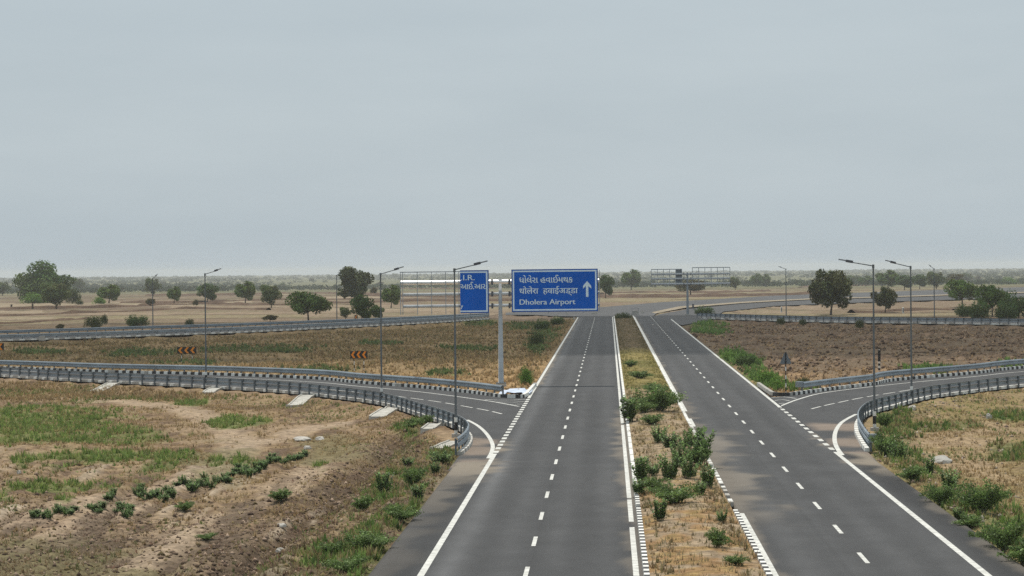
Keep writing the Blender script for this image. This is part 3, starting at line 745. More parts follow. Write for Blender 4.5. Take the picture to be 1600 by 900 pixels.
gx, gy = at(783, 602)
g1 = empty('sign_gantry', (gx, gy, -.1), 'tall steel pole gantry carrying the blue airport sign, beside the left carriageway', 'road sign')
k, ux, uz = px_frame(783, 602)
b = MB(); b.tube([(0, 0, -.3), (0, 0, uz(470)), (0, 0, uz(452))], [.245, .165, .155], 16); b.build('pole', M_MAST, g1, True)
b = MB(); b.tube([(0, 0, uz(452)), (0, 0, uz(435.5))], [.15, .15], 16); b.tube([(0, 0, uz(435.5)), (0, 0, uz(434))], [.18, .18], 16); b.build('pole_top', M_PIPE, g1, True)
b = MB(); b.box((0, 0, .14), (.95, .95, .28), taper=.9); b.build('base_plinth', M_CONC, g1)
b = MB()
for a in (-1, 1):
    for c in (-1, 1): b.tube([(a * .34, c * .34, .28), (a * .34, c * .34, .40)], .03, 6)
b.box((0, 0, .31), (.84, .84, .05)); b.build('base_flange', M_POST, g1)
for py, r, l in ((438.5, .19, 625), (457.2, .145, 629.5), (475.6, .145, 629.5)):
    b = MB(); b.tube([(ux(l), 0.0, uz(py)), (ux(937), 0.0, uz(py))], r, 14); tilted(b).build('beam', M_PIPE if py < 440 else M_PALEPIPE, g1, True)
for px in (769, 796):
    for py in (439, 457.5, 476):
        b = MB(); b.box((ux(px), -.03, uz(py)), (.16, .42, .48)); tilted(b).build('flange', M_LAMPHEAD, g1)
for px in (625.6, 629.2, 652, 674.2, 696.5, 717, 735, 760, 803, 830, 857, 884, 911, 936.5):
    b = MB(); b.box((ux(px), -.20, (uz(488.5) + uz(421.8)) / 2), (.05, .12, uz(421.8) - uz(488.5))); tilted(b).build('upright', M_FRAME, g1)
b = MB(); b.box(((ux(625) + ux(720)) / 2, -.20, uz(422)), (ux(720) - ux(625), .08, .08)); tilted(b).build('top_rail', M_FRAME, g1)
def panel(x0, x1, y0, y1, left_border, parent):
    a, c, z0, z1 = ux(x0), ux(x1), uz(y1), uz(y0)
    b = MB(); b.box(((a + c) / 2, -.30, (z0 + z1) / 2), (c - a, .08, z1 - z0)); p = tilted(b).build('sign_panel', M_NAVY, parent)
    e = .05; b = MB(); b.box(((a + (0 if not left_border else e) + c - e) / 2, -.343, (z0 + z1) / 2), (c - a - (2 * e if left_border else e), .012, z1 - z0 - 2 * e)); tilted(b).build('face', M_BLUE, p)
    i, wd = .11, .13; b = MB(); y = -.355
    L0 = a + (i if left_border else 0)
    b.box(((L0 + c - i) / 2, y, z1 - i - wd / 2), (c - i - L0, .006, wd)); b.box(((L0 + c - i) / 2, y, z0 + i + wd / 2), (c - i - L0, .006, wd))
    b.box((c - i - wd / 2, y, (z0 + z1) / 2), (wd, .006, z1 - z0 - 2 * i - 2 * wd))
    if left_border: b.box((a + i + wd / 2, y, (z0 + z1) / 2), (wd, .006, z1 - z0 - 2 * i - 2 * wd))
    tilted(b).build('border', M_SIGNW, p); return p
p1 = panel(799.5, 934, 419.6, 486, True, g1)
YF = -.362
text_mesh('lettering', 'ધોલેરા હવાઈમથક', ux(812), ux(894.7), uz(440.8), uz(428.6), YF, M_SIGNW, p1, .03)
text_mesh('lettering', 'धोलेरा  हवाईअड्डा', ux(812), ux(902.6), uz(461.0), uz(446.0), YF, M_SIGNW, p1, .03)
text_mesh('lettering', 'Dholera Airport', ux(812), ux(898.7), uz(477.2), uz(466.4), YF, M_SIGNW, p1, .028)
b = MB(); ax = ux(917.3); ar = lambda dx, py: (ax + dx / k, uz(py))
b.prism([ar(-1.9, 463.4), ar(1.9, 463.4), ar(1.9, 446.5), ar(6.4, 450.5), ar(6.4, 446.3), ar(0, 438.8), ar(-6.4, 446.3), ar(-6.4, 450.5), ar(-1.9, 446.5)], -.366, -.35)
tilted(b).build('arrow', M_SIGNW, p1)
p2 = panel(719.3, 764, 420, 487, False, g1)
text_mesh('lettering', '.I.R.', ux(720.5), ux(742), uz(435.6), uz(427.2), YF, M_SIGNW, p2)
text_mesh('lettering', 'આઈ.આર.', ux(720), ux(760.5), uz(449.6), uz(438.0), YF, M_SIGNW, p2, .03)
text_mesh('lettering', 'y', ux(719.8), ux(723.6), uz(480.5), uz(474.6), YF, M_SIGNW, p2)
p1['label'] = 'blue panel reading Dholera Airport with an upward arrow'
p2['label'] = 'narrow blue panel remnant on the left side of the pole'

gx, gy = at(1074.5, 493)
g2 = empty('sign_gantry', (gx, gy, -.1), 'distant sign gantry seen from behind, open frames beside the right carriageway', 'road sign')
k, ux, uz = px_frame(1074.5, 493); TILT = 0.0
b = MB(); b.tube([(0, 0, -.3), (0, 0, uz(425))], [.30, .19], 14); b.build('pole', M_GALV, g2, True)
b = MB(); b.box((0, 0, .2), (1.1, 1.1, .4)); b.build('base_plinth', M_CONC, g2)
for x0, x1, yt in ((1018, 1065.5, 419.8), (1082, 1140.5, 417.6)):
    for py in (427.2, 434.6, 442.6):
        b = MB(); xa, xb = (x0, 1074) if x0 < 1050 else (1075, x1)
        b.tube([(ux(xa), 0, uz(py)), (ux(xb), 0, uz(py))], .22, 10); b.build('beam', M_PALEPIPE, g2, True)
    n_ = 6 if x0 < 1050 else 7
    for q in np.linspace(x0, x1, n_):
        b = MB(); b.box((ux(q), .2, (uz(yt) + uz(444.5)) / 2), (.12, .12, uz(yt) - uz(444.5))); b.build('upright', M_FRAME, g2)
    b = MB(); b.box(((ux(x0) + ux(x1)) / 2, .2, uz(yt)), (ux(x1) - ux(x0), .09, .16)); b.build('top_rail', M_FRAME, g2)
for px in (1068.5, 1079.5):
    for py in (427.2, 434.6, 442.6):
        b = MB(); b.box((ux(px), 0, uz(py)), (.25, .4, .5)); b.build('flange', M_LAMPHEAD, g2)
b = MB(); b.box(((ux(1056) + ux(1065.5)) / 2, .3, (uz(420) + uz(445)) / 2), (ux(1065.5) - ux(1056), .08, uz(420) - uz(445))); b.build('sign_panel', M_BACK, g2)

# ------------------------------------------------------------------ street lamps
def street_lamp(bx, by, top, tipx, tipy, label, bands=True):
    x, y = at(bx, by); k = ppm(x, y)
    h = (by - top) / k; ax_, az = [q_ / k for q_ in offs(tipx - bx, by - tipy)]
    root = empty('street_lamp', (x, y, 0), label, 'street lamp', 'street lamps along the ramps')
    thick = 1.0 if by > 560 else 1.35
    b = MB(); b.tube([(0, 0, -.4), (0, 0, h)], [.085 * thick, .048 * thick], 10); b.build('pole', M_LAMPPOLE, root, True)
    b = MB(); b.box((0, 0, -.12), (.55, .55, .5), taper=.9); b.build('base_plinth', M_CONC, root)
    if bands:
        b = MB(); b.tube([(0, 0, .35), (0, 0, .86)], .112, 10); b.build('black_band', M_BLACK, root, True)
        b = MB(); b.tube([(0, 0, .86), (0, 0, 1.15)], .111, 10); b.tube([(0, 0, .14), (0, 0, .35)], .111, 10); b.build('white_band', M_KW, root, True)
    sg = 1 if ax_ > 0 else -1; fr = .60
    b = MB(); b.tube([(0, 0, h - .22), (0, 0, h + .03)], .075 * thick, 8)
    b.tube([(0, 0, h - .06), (ax_ * fr, 0, h - .06 + (az - h) * fr)], [.035 * thick, .03 * thick], 8); b.build('arm', M_LAMPPOLE, root, True)
    v = Vector((ax_, 0, az - h)).normalized(); rot = v.to_track_quat('X', 'Z').to_matrix()
    c0 = Vector((ax_ * fr, 0, h - .03 + (az - h) * fr)); L_ = Vector((ax_, 0, az)) - c0
    b = MB(); c = c0 + L_ * .22; b.box(c, (L_.length * .5, .24, .16), rot=rot); b.build('lamp_head', M_LAMPHEAD, root)
    b = MB(); c = c0 + L_ * .72; b.box(c, (L_.length * .54, .28, .075), rot=rot); b.build('lamp_panel', M_LED, root)
    return root
street_lamp(322, 600.5, 427.5, 346, 419.5, 'street lamp on the left ramp, leftmost of the tall near ones, beside a white slab')
street_lamp(596.5, 629, 427, 631, 416.5, 'street lamp on the left ramp, between the bare sign frame and the chevron board')
street_lamp(712.5, 681, 420, 762, 407.5, 'street lamp standing at the mouth of the left ramp, crossing the blue sign')
street_lamp(1366.5, 671, 414, 1310, 405, 'street lamp beside bushes at the curved rail end on the right ramp')
street_lamp(1424.5, 627, 416, 1383, 406.5, 'street lamp farther along the right ramp, behind the near one')
street_lamp(239, 512, 435, 246.5, 428, 'small distant street lamp at far left in front of a round tree', False)
street_lamp(526.5, 504.5, 430, 533, 424, 'thin distant street lamp left of the tall round tree', False)
street_lamp(1228.5, 497, 420, 1216, 415.8, 'thin distant street lamp on the far ramp beside a white marker post', False)
street_lamp(1460, 500, 419.5, 1451, 413.5, 'thin distant street lamp at right before the dark trees', False)

# ------------------------------------------------------------------ road signs and markers
def chevron_sign(cx, by, y0, y1, wpx, label):
    x, y, z = gat(cx, by); k = ppm(x, y, z)
    root = empty('chevron_sign', (x, y, z), label, 'road sign', 'orange and black chevron boards')
    wd, zb, zt = wpx / k, (by - y1) / k, (by - y0) / k; hh = zt - zb
    b = MB(); b.box((0, 0, (zb + zt) / 2), (wd, .05, hh)); bd = b.build('board', M_BLACK, root)
    b = MB(); n = 3; s = wd / n * .96
    for i in range(n):
        a = -wd / 2 + wd * .05 + i * s; q = s * .40
        z0, zm, z1 = zb + hh * .06, (zb + zt) / 2, zt - hh * .06
        b.prism([(a + q, z0), (a + q + s * .38, z0), (a + s * .38, zm), (a + q + s * .38, z1), (a + q, z1), (a, zm)], -.036, -.027)
    b.build('chevrons', M_ORANGE, bd)
    for sx in (-.28, .28):
        b = MB(); nseg = 4; hseg = (zb + .25) / nseg
        for i in range(nseg): b.tube([(sx * wd, .06, -.15 + i * hseg), (sx * wd, .06, -.15 + (i + 1) * hseg)], .05, 8, m=i % 2)
        b.build('post', [M_KW, M_BLACK], root)
    return root
chevron_sign(292, 567, 542, 552.5, 30, 'three arrow orange chevron board in the brown field, nearest the leftmost tall lamp')
chevron_sign(561, 580, 549.3, 561, 27, 'three arrow orange chevron board in the brown field left of the second lamp')
chevron_sign(-9, 560, 536, 547.5, 31, 'orange chevron board cut off by the photo edge at far left')
x, y, z = gat(556.5, 506)
r_ = empty('chevron_sign', (x, y, z), 'tiny distant orange chevron plate before dark trees on the far ramp', 'road sign')
b = MB(); b.box((0, 0, 1.35), (.65, .05, .95)); bd = b.build('board', M_BLACK, r_)
b = MB(); b.prism([(.1, .95), (.3, .95), (-.02, 1.35), (.3, 1.75), (.1, 1.75), (-.24, 1.35)], -.04, -.027); b.build('chevron', M_ORANGE, bd)
b = MB(); b.tube([(0, .06, -.2), (0, .06, 1.0)], .05, 8); b.build('post', M_BLACK, r_)

x, y = at(1228, 616); k = ppm(x, y)
r_ = empty('warning_sign', (x, y, -.1), 'triangular warning sign seen from behind on a banded pole at the right gore', 'road sign')
zt, zb, hw = (616 - 550) / k + .1, (616 - 568.5) / k + .1, 9 / k
b = MB(); b.prism([(-hw, zb + .06), (-hw + .05, zb), (hw - .05, zb), (hw, zb + .06), (.05, zt), (-.05, zt)], -.03, .0); pl = b.build('plate', M_BACK, r_)
b = MB(); nb = 8; hp = (616 - 548) / k
for i in range(nb):
    zz = lambda q: q * (zb + .1) / nb
    b.tube([(0, -.07, zz(i)), (0, -.07, zz(i + 1))], .045, 8, m=i % 2)
b.tube([(0, -.07, zb + .1), (0, -.07, hp)], .05, 8, m=1)
b.build('pole', [M_KW, M_BLACK], r_)
x, y, z = gat(1374, 582); k = ppm(x, y, z)
r_ = empty('hazard_marker', (x, y, z), 'slim black topped hazard marker on striped post in the ploughed field', 'road sign')
b = MB(); b.box((0, 0, 1.72), (.28, .05, 1.15)); b.build('plate', M_BLACK, r_)
b = MB()
for i in range(5): b.box((0, .05, .1 + i * .24), (.22, .05, .24), m=i % 2)
b.tube([(0, .05, 2.2), (0, .05, 2.38)], .05, 8, m=0); b.build('post', [M_KW, M_BLACK], r_)
def km_post(px, py, label):
    x, y, z = gat(px, py); r = empty('marker_post', (x, y, z), label, 'marker post', 'white marker posts by the far ramp')
    b = MB(); b.box((0, 0, .6), (.42, .3, 1.3), taper=.94); b.tube([(-.19, 0, 1.22), (.19, 0, 1.22)], .14, 10); b.build('stone', M_KW, r)
    b = MB(); b.box((0.03, -.16, .72), (.16, .02, .95)); b.build('dark_face', M_BLACK, r)
km_post(1221, 488, 'white marker post with dark stripe left of the large spreading tree')
km_post(1411, 489.5, 'white marker post with dark stripe right of the small spreading tree')
x, y, z = gat(1083, 486); r_ = empty('small_sign', (x, y, z), 'small dark plate on a short post just right of the distant gantry pole', 'road sign')
b = MB(); b.box((0, 0, 1.15), (.45, .05, 1.1)); b.build('plate', M_LAMPHEAD, r_)
b = MB(); b.tube([(0, .06, -.2), (0, .06, 1.2)], .05, 8); b.build('post', M_POST, r_)

# concrete block and low barricades where the carriageways end
x, y = at(992.5, 492.5)
r_ = empty('barricade_block', (x, y, .0), 'grey concrete block with a thin rail on top at the far end of the median', 'barricade')
b = MB(); b.box((0, 0, .5), (1.75, .9, 1.0), taper=.82); b.build('block', M_CONC, r_)
b = MB()
for sx in (-.7, .7): b.tube([(sx, 0, .95), (sx, 0, 1.5)], .04, 6)
b.tube([(-.75, 0, 1.5), (.75, 0, 1.5)], .04, 6); b.build('rail', M_POST, r_)
def low_block(px, py, wd, ht, label, name='white_barricade', dp=.5):
    x, y, z = gat(px, py); o = MB().box((0, 0, ht / 2), (wd, dp, ht), taper=.85)
    ob = o.build(name, M_STONE); ob.location = (x, y, max(z, -.02)); tag(ob, label, 'barricade'); return ob
low_block(929, 493, 1.55, .42, 'long white painted barrier block lying across the end of the left carriageway')
low_block(1004.5, 491.5, .85, .4, 'small white block right of the grey concrete block')
low_block(886.5, 494.5, .55, .45, 'small white block under the left edge of the airport sign')
low_block(897, 500, .5, .5, 'white stub at the far end of the left edge line')
low_block(66, 536, 1.0, .7, 'whitewashed stone block at the foot of the far ramp rail, far left')

# crumpled sheet at the nose of the left gore
rs = random.Random(8); cxy = at(806, 615); nx, ny = 16, 10; V = []; Fs = []
for j in range(ny):
    for i in range(nx):
        u, v = i / (nx - 1) - .5, j / (ny - 1) - .5
        V.append((u * 2.6 + rs.uniform(-.05, .05), v * 6.0 + rs.uniform(-.1, .1), .12 + .16 * fbm(np.array([i / 2.3]), np.array([j / 2.0]), 3, 2)[0] + (.12 if abs(u) < .3 else 0)))
Fs = [(j * nx + i, j * nx + i + 1, (j + 1) * nx + i + 1, (j + 1) * nx + i) for j in range(ny - 1) for i in range(nx - 1)]
b = MB(); b.add(V, Fs); b.add([(x, y, z - .05) for x, y, z in V], [f[::-1] for f in Fs]); o = b.build('plastic_sheet', M_TARP, smooth=True); o.location = (*cxy, -.05)
tag(o, 'crumpled pale blue sheet lying on the left gore beside the gantry foot', 'sheet')

# concrete drain chutes down the bank of the left ramp
def chute(a, c, wd, label):
    p0, p1 = np.array(at(*a)), np.array(at(*c)); d = p1 - p0; ln = np.hypot(*d); d /= ln; n = np.array((-d[1], d[0]))
    b = MB(); N_ = 8; z = []; rs = random.Random(int(a[0]))
    for i in range(N_ + 1):
        q = p0 + d * ln * i / N_; z.append(max(gh(*q), -.7) + .12)
    z[0] = .05
    for i in range(N_):
        A, B = p0 + d * ln * i / N_ - p0, p0 + d * ln * (i + 1) / N_ - p0
        for s0, s1, zz in ((-wd / 2, wd / 2, 0), (-wd / 2 - .12, -wd / 2, .06), (wd / 2, wd / 2 + .12, .06)):
            V = [(*(A + n * s0), z[i] - .4), (*(A + n * s1), z[i] - .4), (*(B + n * s1), z[i + 1] - .4), (*(B + n * s0), z[i + 1] - .4)]
            V += [(*(A + n * s0), z[i] + zz), (*(A + n * s1), z[i] + zz), (*(B + n * s1), z[i + 1] + zz), (*(B + n * s0), z[i + 1] + zz)]
            b.add(V, [(0, 1, 2, 3), (7, 6, 5, 4), (0, 4, 5, 1), (1, 5, 6, 2), (2, 6, 7, 3), (3, 7, 4, 0)])
    o = b.build('drain_chute', M_PALE); o.location = (*p0, 0); tag(o, label, 'drain chute', 'pale concrete drain chutes below the left ramp rail')
chute((178, 599), (146, 603.2), 1.0, 'pale concrete drain chute farthest left below the left ramp rail')
chute((345, 606), (326, 609.6), .9, 'pale concrete drain chute at the foot of the leftmost tall lamp')
chute((483, 618), (458, 625), 1.0, 'pale concrete drain chute between the first and second tall lamps')
chute((616, 637), (590, 646.5), 1.05, 'pale concrete drain chute just below the second lamp, double edged')
chute((697, 660), (668, 670), .7, 'narrow pale concrete drain chute behind the green weeds by the rail curve')
chute((713, 690), (684, 698.5), .75, 'pale concrete drain chute at the end of the curved left rail')

# ------------------------------------------------------------------ plants
def leaf_quads(P, size, rng, up=.3, aspect=1.0, outward=None):
    "n leaf faces at P; returns V (n*4), F"
    n = len(P); size = np.broadcast_to(size, (n,))
    nrm = rng.normal(size=(n, 3)); nrm[:, 2] += up
    if outward is not None: nrm += outward * 1.2
    nrm /= np.linalg.norm(nrm, axis=1)[:, None]
    t = np.cross(nrm, rng.normal(size=(n, 3))); t /= np.linalg.norm(t, axis=1)[:, None] + 1e-9
    b = np.cross(nrm, t); s = size[:, None] / 2
    V = np.stack([P - t * s * aspect, P - b * s * .8 + nrm * s * .2, P + t * s * aspect, P + b * s * .8 + nrm * s * .2], 1).reshape(-1, 3)
    return V, np.arange(n * 4).reshape(n, 4)

def tree_proto(seed, wr, form, tint, leaf=.060, n=5200, trunk=.24):
    "unit-high tree: crown and trunk meshes; wr = crown width / height"
    rng = np.random.default_rng(seed); rnd = random.Random(seed)
    cz, rx, rz = {'round': (.60, wr / 2, .40), 'umbrella': (.62, wr / 2, .37), 'tall': (.58, wr / 2, .42), 'low': (.10, wr / 2, .80)}[form]
    nb = 38; C = []; Rr = []
    while len(C) < nb:
        v = rng.normal(size=3); v /= np.linalg.norm(v); v *= rng.uniform(.30, .80)
        if form == 'low': v[2] = abs(v[2])
        if form == 'umbrella' and v[2] < -.62: continue
        C.append((v[0] * rx, v[1] * rx, cz + v[2] * rz)); Rr.append(rng.uniform(.13, .27) * (rx + rz) * .72)
    C = np.array(C); Rr = np.array(Rr)
    wgt = Rr ** 2; k = rng.choice(nb, n, p=wgt / wgt.sum())
    d = rng.normal(size=(n, 3)); d /= np.linalg.norm(d, axis=1)[:, None]
    P = C[k] + d * (Rr[k] * rng.uniform(.45, 1.12, n) ** .6)[:, None] * np.array((1, 1, .8))
    lo = {'round': trunk * .75, 'umbrella': trunk * .9, 'tall': trunk * .8, 'low': .02}[form]
    for ax, a0, a1 in ((0, -wr / 2, wr / 2), (1, -wr / 2, wr / 2), (2, lo, 1.0)):
        q0, q1 = np.quantile(P[:, ax], (.004, .996)); P[:, ax] = a0 + (P[:, ax] - q0) / (q1 - q0) * (a1 - a0)
    V, Fq = leaf_quads(P, rng.uniform(.6, 1.35, n) * leaf, rng, .5, outward=d)
    tone = (.75 + .5 * rng.random(nb))[k] * rng.uniform(.8, 1.2, n)
    hue = rng.random(nb)[k]
    c = np.array(tint)[None] * tone[:, None] * np.stack([.9 + .35 * hue, np.ones(n), .9 + .1 * hue], -1)
    crown = mesh_np('crown', V, Fq, M_TREE, np.repeat(c, 4, 0))
    b = MB(); lean = Vector((rnd.uniform(-.05, .05), 0, 0)); top = Vector((0, 0, cz)) + lean
    b.tube([(0, 0, -.03), lean * .3 + Vector((0, 0, trunk * .5)), lean * .7 + Vector((0, 0, trunk)), top], [.036, .026, .022, .008], 8)
    for i in range(9):
        e = Vector(C[rnd.randrange(nb)]); s = lean * .7 + Vector((0, 0, trunk * rnd.uniform(.75, 1.35))); m = s.lerp(e, .5) + Vector((0, 0, .03))
        b.tube([s, m, e], [.014, .010, .004], 5)
    tm = b.mesh('trunk', M_BARK, True)
    return crown, tm

def put_tree(meshes, px, by, top, wpx, wr, label, name='tree', cat='tree', group='trees on the plain', z=None):
    x, y, zg = gat(px, by); k = ppm(x, y, zg); h = (by - top) / k; wm = wpx / k
    o = empty(name, (x, y, zg - .03), label, cat, group, random.Random(int(px * 7 + by)).uniform(-.5, .5))
    link('crown', meshes[0], o); link('trunk', meshes[1], o)
    sx = wm / (wr * h) ; o.scale = (h * sx, h * sx, h)
    return o
OLIVE, DARK, GREY, FRESH, BROWN = (.115, .180, .050), (.082, .140, .044), (.125, .165, .066), (.14, .26, .05), (.118, .118, .05)
TP = {'big': (tree_proto(1, 1.3, 'low', (.085, .145, .040), leaf=.052, n=16000), 1.3), 'round': (tree_proto(2, 1.0, 'round', OLIVE, n=6000), 1.0), 'tall': (tree_proto(3, .85, 'tall', (.078, .108, .038), n=7000), .85),
      'umb': (tree_proto(4, 1.45, 'umbrella', OLIVE, n=6000, trunk=.32), 1.45), 'spread': (tree_proto(15, 1.05, 'umbrella', (.088, .105, .044), n=7500, trunk=.22), 1.05),
      'dark': (tree_proto(6, 1.05, 'round', DARK, n=6000), 1.05), 'grey': (tree_proto(7, 1.1, 'round', GREY, n=6000), 1.1), 'bush': (tree_proto(8, 1.9, 'low', (.08, .115, .04), n=3600, leaf=.075, trunk=.1), 1.9),
      'fresh': (tree_proto(9, 1.7, 'low', FRESH, n=4000, leaf=.07, trunk=.1), 1.7), 'dbush': (tree_proto(10, 1.4, 'low', DARK, n=4500, leaf=.07, trunk=.1), 1.4), 'brown': (tree_proto(12, 1.2, 'umbrella', BROWN, n=4200, trunk=.3), 1.2)}
TREES = [
 ('big', 68, 473, 411, 84, 'largest tree at left, broad dark green crown above the plain'),
 ('grey', 88, 482, 442, 46, 'smaller dull olive tree in front of the largest tree'),
 ('grey', 122, 457, 434.5, 22, 'faint hazy tree just right of the largest tree'),
 ('round', 170, 474, 445, 34, 'round olive tree with a green bush at its left foot'),
 ('grey', 239.5, 463, 435, 24, 'hazy round tree directly behind the far left lamp'),
 ('round', 272, 474, 448, 21, 'small upright tree between the far left lamp and the tall lamp'),
 ('dark', 324, 473, 443.5, 32, 'dark round tree directly behind the leftmost tall lamp'),
 ('round', 383, 474, 440, 31, 'olive tree with short thick trunk right of the leftmost tall lamp'),
 ('grey', 424, 481, 445.5, 32, 'pale olive tree standing left of the wide spreading tree'),
 ('umb', 482, 503, 456.5, 70, 'wide spreading dark tree close to the far left ramp rail'),
 ('tall', 555, 476, 418.5, 52, 'tallest rounded tree left of the bare sign frame'),
 ('dark', 565, 505, 461, 34, 'dark ragged tree in front of the tallest rounded tree, by the rail'),
 ('dark', 587, 500, 477, 26, 'low dark tree leaning right of the ragged tree'),
 ('round', 611, 481, 446, 30, 'olive tree beside the left end of the bare sign frame'),
 ('brown', 584, 462, 448.5, 11, 'tiny brown tree between tallest tree and the second lamp'),
 ('grey', 4, 462, 440, 26, 'hazy trees cut off at the left photo edge'),
 ('dark', 946, 466, 430, 27, 'dark tree half hidden by the right edge of the airport sign'),
 ('round', 986, 453, 421.5, 30, 'lone rounded tree between the airport sign and the distant gantry'),
 ('brown', 1079, 461, 437, 44, 'sparse brown tree behind the distant gantry pole'),
 ('grey', 1149, 453, 433, 17, 'thin pale tree just right of the distant gantry frame'),
 ('round', 1181, 448, 427.5, 18, 'left one of two small trees left of the thin far lamp'),
 ('round', 1195, 448, 428.5, 17, 'right one of two small trees left of the thin far lamp'),
 ('spread', 1298, 492, 423, 62, 'large spreading tree with dark trunk behind the far right ramp'),
 ('grey', 1335, 446, 430, 24, 'grey green tree just behind the right side of the large spreading tree'),
 ('round', 1352, 447, 431, 22, 'small tree behind the near right lamp pole'),
 ('round', 1387, 452, 422.5, 34, 'rounded tree on the far roadside between the two right lamps'),
 ('dark', 1413, 453, 430, 27, 'low dark tree left of the second right lamp'),
 ('dark', 1437, 451, 429, 23, 'dark green tree just right of the second right lamp'),
 ('grey', 1463, 452, 425, 29, 'rounded tree directly behind the faint far right lamp'),
 ('brown', 1492, 449, 428, 28, 'dull brown tree right of the faint far right lamp'),
 ('spread', 1383, 488.5, 449, 33, 'small spreading tree with thin trunk below the two right lamps'),
 ('umb', 1504, 480, 437.5, 54, 'wide spreading olive tree above the round green bush'),
 ('umb', 1551, 495, 446, 50, 'dark tree with short trunk, second from the right photo edge'),
 ('dbush', 1592, 496, 456, 56, 'dense dark tree cut off at the right photo edge'),
 ('dbush', 1532, 499, 470, 34, 'low dark bush filling the gap between the round bush and the dark tree'),
 ('dbush', 1572, 499, 472, 36, 'low dark bush below the dense tree at the right photo edge'),
 ('grey', 1512, 441, 427, 18, 'pale bare looking tree on the far road behind the olive tree'),
]
for kd, px, by, top, wp, lab in TREES: put_tree(TP[kd][0], px, by, top, wp, TP[kd][1], lab)
BUSHES = [
 ('fresh', 54, 474, 457, 42, 'light green bush under the largest tree, left of the dull tree'),
 ('bush', 113, 474, 451, 26, 'green bush at the right foot of the largest tree'),
 ('bush', 124, 476, 469, 12, 'tiny bush right of the largest tree'),
 ('fresh', 155, 475, 463.5, 21, 'bright green bush left of the round olive tree'),
 ('bush', 146, 514, 493.5, 30, 'upright green bush beyond the far left rail'),
 ('bush', 163, 507, 491, 11, 'small thin bush right of the upright green bush'),
 ('dbush', 215, 510, 492, 36, 'wide dark bush left of the far left lamp'),
 ('bush', 296, 510, 498, 15, 'small bush beyond the rail left of the leftmost tall lamp'),
 ('brown', 94, 516, 506, 13, 'small dry bush beyond the rail at far left'),
 ('brown', 422, 503, 492, 23, 'low brown bush left of the wide spreading tree'),
 ('grey', 540, 499, 480, 17, 'dull bush between the thin far lamp and the ragged tree'),
 ('brown', 235, 478, 466.5, 15, 'dry bush at the pole of the far left lamp'),
 ('brown', 306, 480, 468, 9, 'dry bush left of the dark round tree'),
 ('dbush', 1511, 495, 474.5, 36, 'dense round bright green bush under the olive tree at right'),
 ('fresh', 1576, 444, 432.5, 27, 'isolated green bush on the far plain at right'),
 ('dbush', 1101, 492.5, 478, 30, 'dark bush right of the distant gantry foot'),
 ('bush', 973, 501, 488, 26, 'green bush on the far end of the median'),
 ('bush', 1220, 507, 495, 14, 'small bush against the far right rail below the thin lamp'),
 ('bush', 1254, 509, 498, 12, 'small bush against the far right rail left of the large tree'),
 ('bush', 1343, 514, 499, 14, 'small bush before the far right rail near the lamp poles'),
 ('dbush', 848, 517, 498, 26, 'dark bush at the left roadside below the airport sign'),
 ('dbush', 872, 508, 494, 22, 'dark bush just left of the far end of the left carriageway'),
 ('bush', 838, 541, 520, 26, 'sprawling bush in the brown field left of the carriageway'),
 ('fresh', 822, 601, 572, 22, 'leafy light green bush between gantry foot and left edge line'),
 ('dbush', 1167, 572, 552, 34, 'dark bush in bright weeds right of the right carriageway'),
 ('fresh', 1140, 562, 549, 30, 'bright low bush left of the dark bush in the right verge'),
 ('fresh', 1197, 601, 578, 46, 'bright green bush behind the right gore nose'),
 ('fresh', 1212, 608, 592, 30, 'bright green bush at the foot of the triangular sign'),
 ('bush', 1255, 604, 590, 20, 'thin weeds bush behind the start of the right guard rail'),
]
for kd, px, by, top, wp, lab in BUSHES: put_tree(TP[kd][0], px, by, top, wp, TP[kd][1], lab, 'bush', 'bush', 'bushes on the plain and verges')

# scattered small far trees, each one its own thing
rf = random.Random(77); FAR = ['grey', 'round', 'dark', 'brown', 'bush']
seen = []
while len(seen) < 46:
    px = rf.uniform(-20, 1640); by = hor(px) + rf.choice((13, 15, 18, 21, 25)) + rf.uniform(-1.2, 1.2)
    if any(abs(px - q) < 22 for q in seen): continue
    seen.append(px); kd = rf.choice(FAR); hp = rf.uniform(4, 8) * (1 if kd != 'bush' else .7)
    o = put_tree(TP[kd][0], px, by, by - hp, hp * rf.uniform(1.1, 1.7), TP[kd][1], 'small hazy tree scattered on the far plain below the horizon', 'tree', 'tree', 'small hazy trees on the far plain')

# far woodland up to the horizon, one mass
rng = np.random.default_rng(5)
nT = 11000; yT = 1700 * (4.9 ** rng.random(nT)); xT = yT * rng.uniform(-.36, .30, nT)
keep = fbm(xT / 260, yT / 420, 15, 3) + .16 * sstep(2800, 5200, yT) > .50
xT, yT = xT[keep], yT[keep]; nT = len(xT)
hT = rng.uniform(1.8, 5.5, nT) * (1 + .35 * sstep(3500, 6500, yT)) * (.6 + .8 * fbm(xT / 300, yT / 900, 19, 2)); q = 34
P = rng.normal(size=(nT, q, 3)); P /= np.linalg.norm(P, axis=2)[..., None]; P *= rng.uniform(.4, 1.0, (nT, q, 1))
wT = hT * rng.uniform(.7, 1.5, nT)
P = P * np.stack([wT, wT, hT * .48], -1)[:, None] + np.stack([xT, yT, hT * .52 - .7 - 7.0 * sstep(600, 2600, yT)], -1)[:, None]
V, Fq = leaf_quads(P.reshape(-1, 3), np.repeat(hT, q) * rng.uniform(.25, .5, nT * q), rng, .4)
cT = np.array((.052, .072, .034)) * rng.uniform(.7, 1.35, (nT, 1)) * np.array((1, 1, 1))
struct(link('far_woodland', mesh_np('far_woodland', V, Fq, M_TREE, np.repeat(cT, q * 4, 0))), 'stuff')

